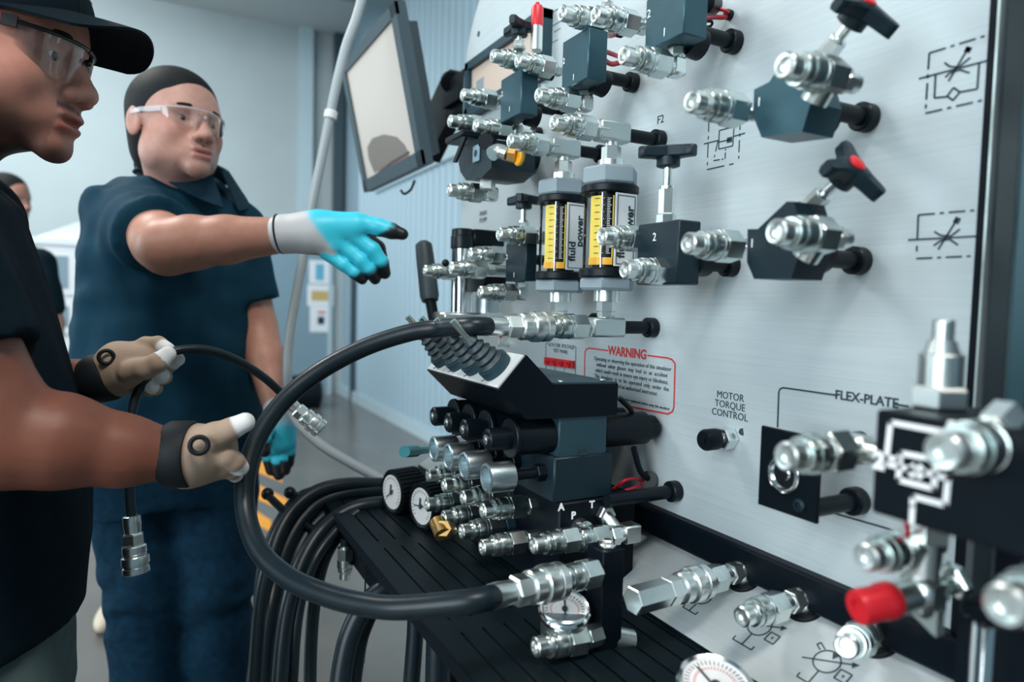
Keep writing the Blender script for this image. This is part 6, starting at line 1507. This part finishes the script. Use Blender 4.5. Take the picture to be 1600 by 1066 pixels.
for px, dd in ((228, 1.46), (338, 1.52)):
    q = dep(px, 1000, dd); shoe(P2, q[0], q[1], (.6, -.8))

# ------------------------------------------------------------------ PERSON 3: background figure at the far left
D3 = 3.3
q3 = dep(20, 310, D3)
P3_ = Thing('person', (q3[0], q3[1], 0), 'blurred person in dark clothes in the background at the far left', 'person')
f3 = _nz(V(.8, -.5, 0)); H3 = Head(dep(14, 312, D3), f3, 0.05, sc=1.0)
vs, fs = mk(lambda X, Y, Z: head_sdf(X, Y, Z, [((-.02, 0, -.06), .058, (-.03, 0, -.20), .06)]), (-.135, -.11, -.22), (.125, .11, .13), .005, 1)
b3 = [(H3.W(vs), fs, np.tile(np.array((.40, .20, .15)), (len(vs), 1)))]
sh3 = H3.O - EZ * .27
b3.append(arm([(sh3 + V(.15, -.12, -.05), .05), (sh3 + V(.19, -.14, -.32), .045), (sh3 + V(.20, -.22, -.55), .032), (sh3 + V(.20, -.25, -.65), .036)], .009, (.40, .20, .15)))
b3.append(arm([(sh3 + V(-.15, .12, -.05), .05), (sh3 + V(-.19, .14, -.32), .045), (sh3 + V(-.19, .10, -.55), .032), (sh3 + V(-.19, .08, -.65), .036)], .009, (.40, .20, .15)))
vs, fs, c = join(b3); person_part(P3_, 'body', vs, fs, 'skin', c)
vs, fs = mk(lambda X, Y, Z: smax(s_ell(X, Y, Z, (-.020, 0, .038), (.103, .086, .092)), -s_ell(X, Y, Z, (.10, 0, -.01), (.085, .1, .09)), .006), (-.14, -.11, -.08), (.10, .11, .145), .006); person_part(P3_, 'hair', H3.W(vs), fs, 'hair_black')
y3 = math.atan2(f3[1], f3[0]); zz = sh3[2]
def shirt3(X, Y, Z):
    d = s_loft(X, Y, Z, [(zz + .10, sh3[0], sh3[1], .06, .07), (zz + .04, sh3[0], sh3[1], .09, .16), (zz - .02, sh3[0], sh3[1], .11, .20), (zz - .3, sh3[0], sh3[1], .12, .19), (zz - .62, sh3[0], sh3[1], .13, .19)], y3); d = np.maximum(d, Z - zz - .10)
    for s_ in (V(.15, -.12, 0), V(-.15, .12, 0)): d = smin(d, s_cap(X, Y, Z, sh3 + s_ * .9 + EZ * -.03, .07, sh3 + s_ * 1.2 - EZ * .24, .06), .03)
    return np.maximum(d + .004 * wob(X, Y, Z, 25), zz - .62 - Z)
vs, fs = mk(shirt3, sh3 - V(.34, .34, .66), sh3 + V(.34, .34, .14), .012); person_part(P3_, 'shirt', vs, fs, 'tee_navy')
def tr3(X, Y, Z):
    d = None
    for sd in (-1, 1):
        o = np.array([-f3[1], f3[0], 0]) * .09 * sd; e = s_chain(X, Y, Z, [(sh3 + o - EZ * .62, .105), (V(sh3[0] + o[0], sh3[1] + o[1], .5), .08), (V(sh3[0] + o[0], sh3[1] + o[1], .07), .06)], .02); d = e if d is None else smin(d, e, .02)
    return np.maximum(d, .05 - Z)
vs, fs = mk(tr3, V(sh3[0] - .28, sh3[1] - .28, .03), V(sh3[0] + .28, sh3[1] + .28, sh3[2] - .5), .013); person_part(P3_, 'trousers', vs, fs, 'tee_navy')
for sd in (-1, 1):
    o = np.array([-f3[1], f3[0], 0]) * .09 * sd; shoe(P3_, sh3[0] + o[0], sh3[1] + o[1], f3)
# pale shoe on the floor behind the jeans
qs = onZ(172, 972, 0.0)
ps = Thing('work_shoe', (qs[0], qs[1], 0), 'pale beige shoe standing on the floor behind the jeans', 'shoe')
shoe(ps, qs[0] + .02, qs[1] + .05, (-.25, -1), 'shoe_beige', .25)
ps.part('laces', MB().tube([V(qs[0] - .01, qs[1] + .0, .085), V(qs[0] + .03, qs[1] + .02, .088)], .004, 8), 'shoe_sole')

# ------------------------------------------------------------------ lettering becomes plain mesh
dg = bpy.context.evaluated_depsgraph_get(); dg.update()
for o in [o for o in SC.objects if o.type == 'FONT']:
    me = bpy.data.meshes.new_from_object(o.evaluated_get(dg)); n = bpy.data.objects.new(o.name, me); mw = o.matrix_local.copy(); par = o.parent; nm = o.name; cu = o.data
    bpy.data.objects.remove(o); bpy.data.curves.remove(cu); n.name = nm; link(n, par); n.matrix_local = mw
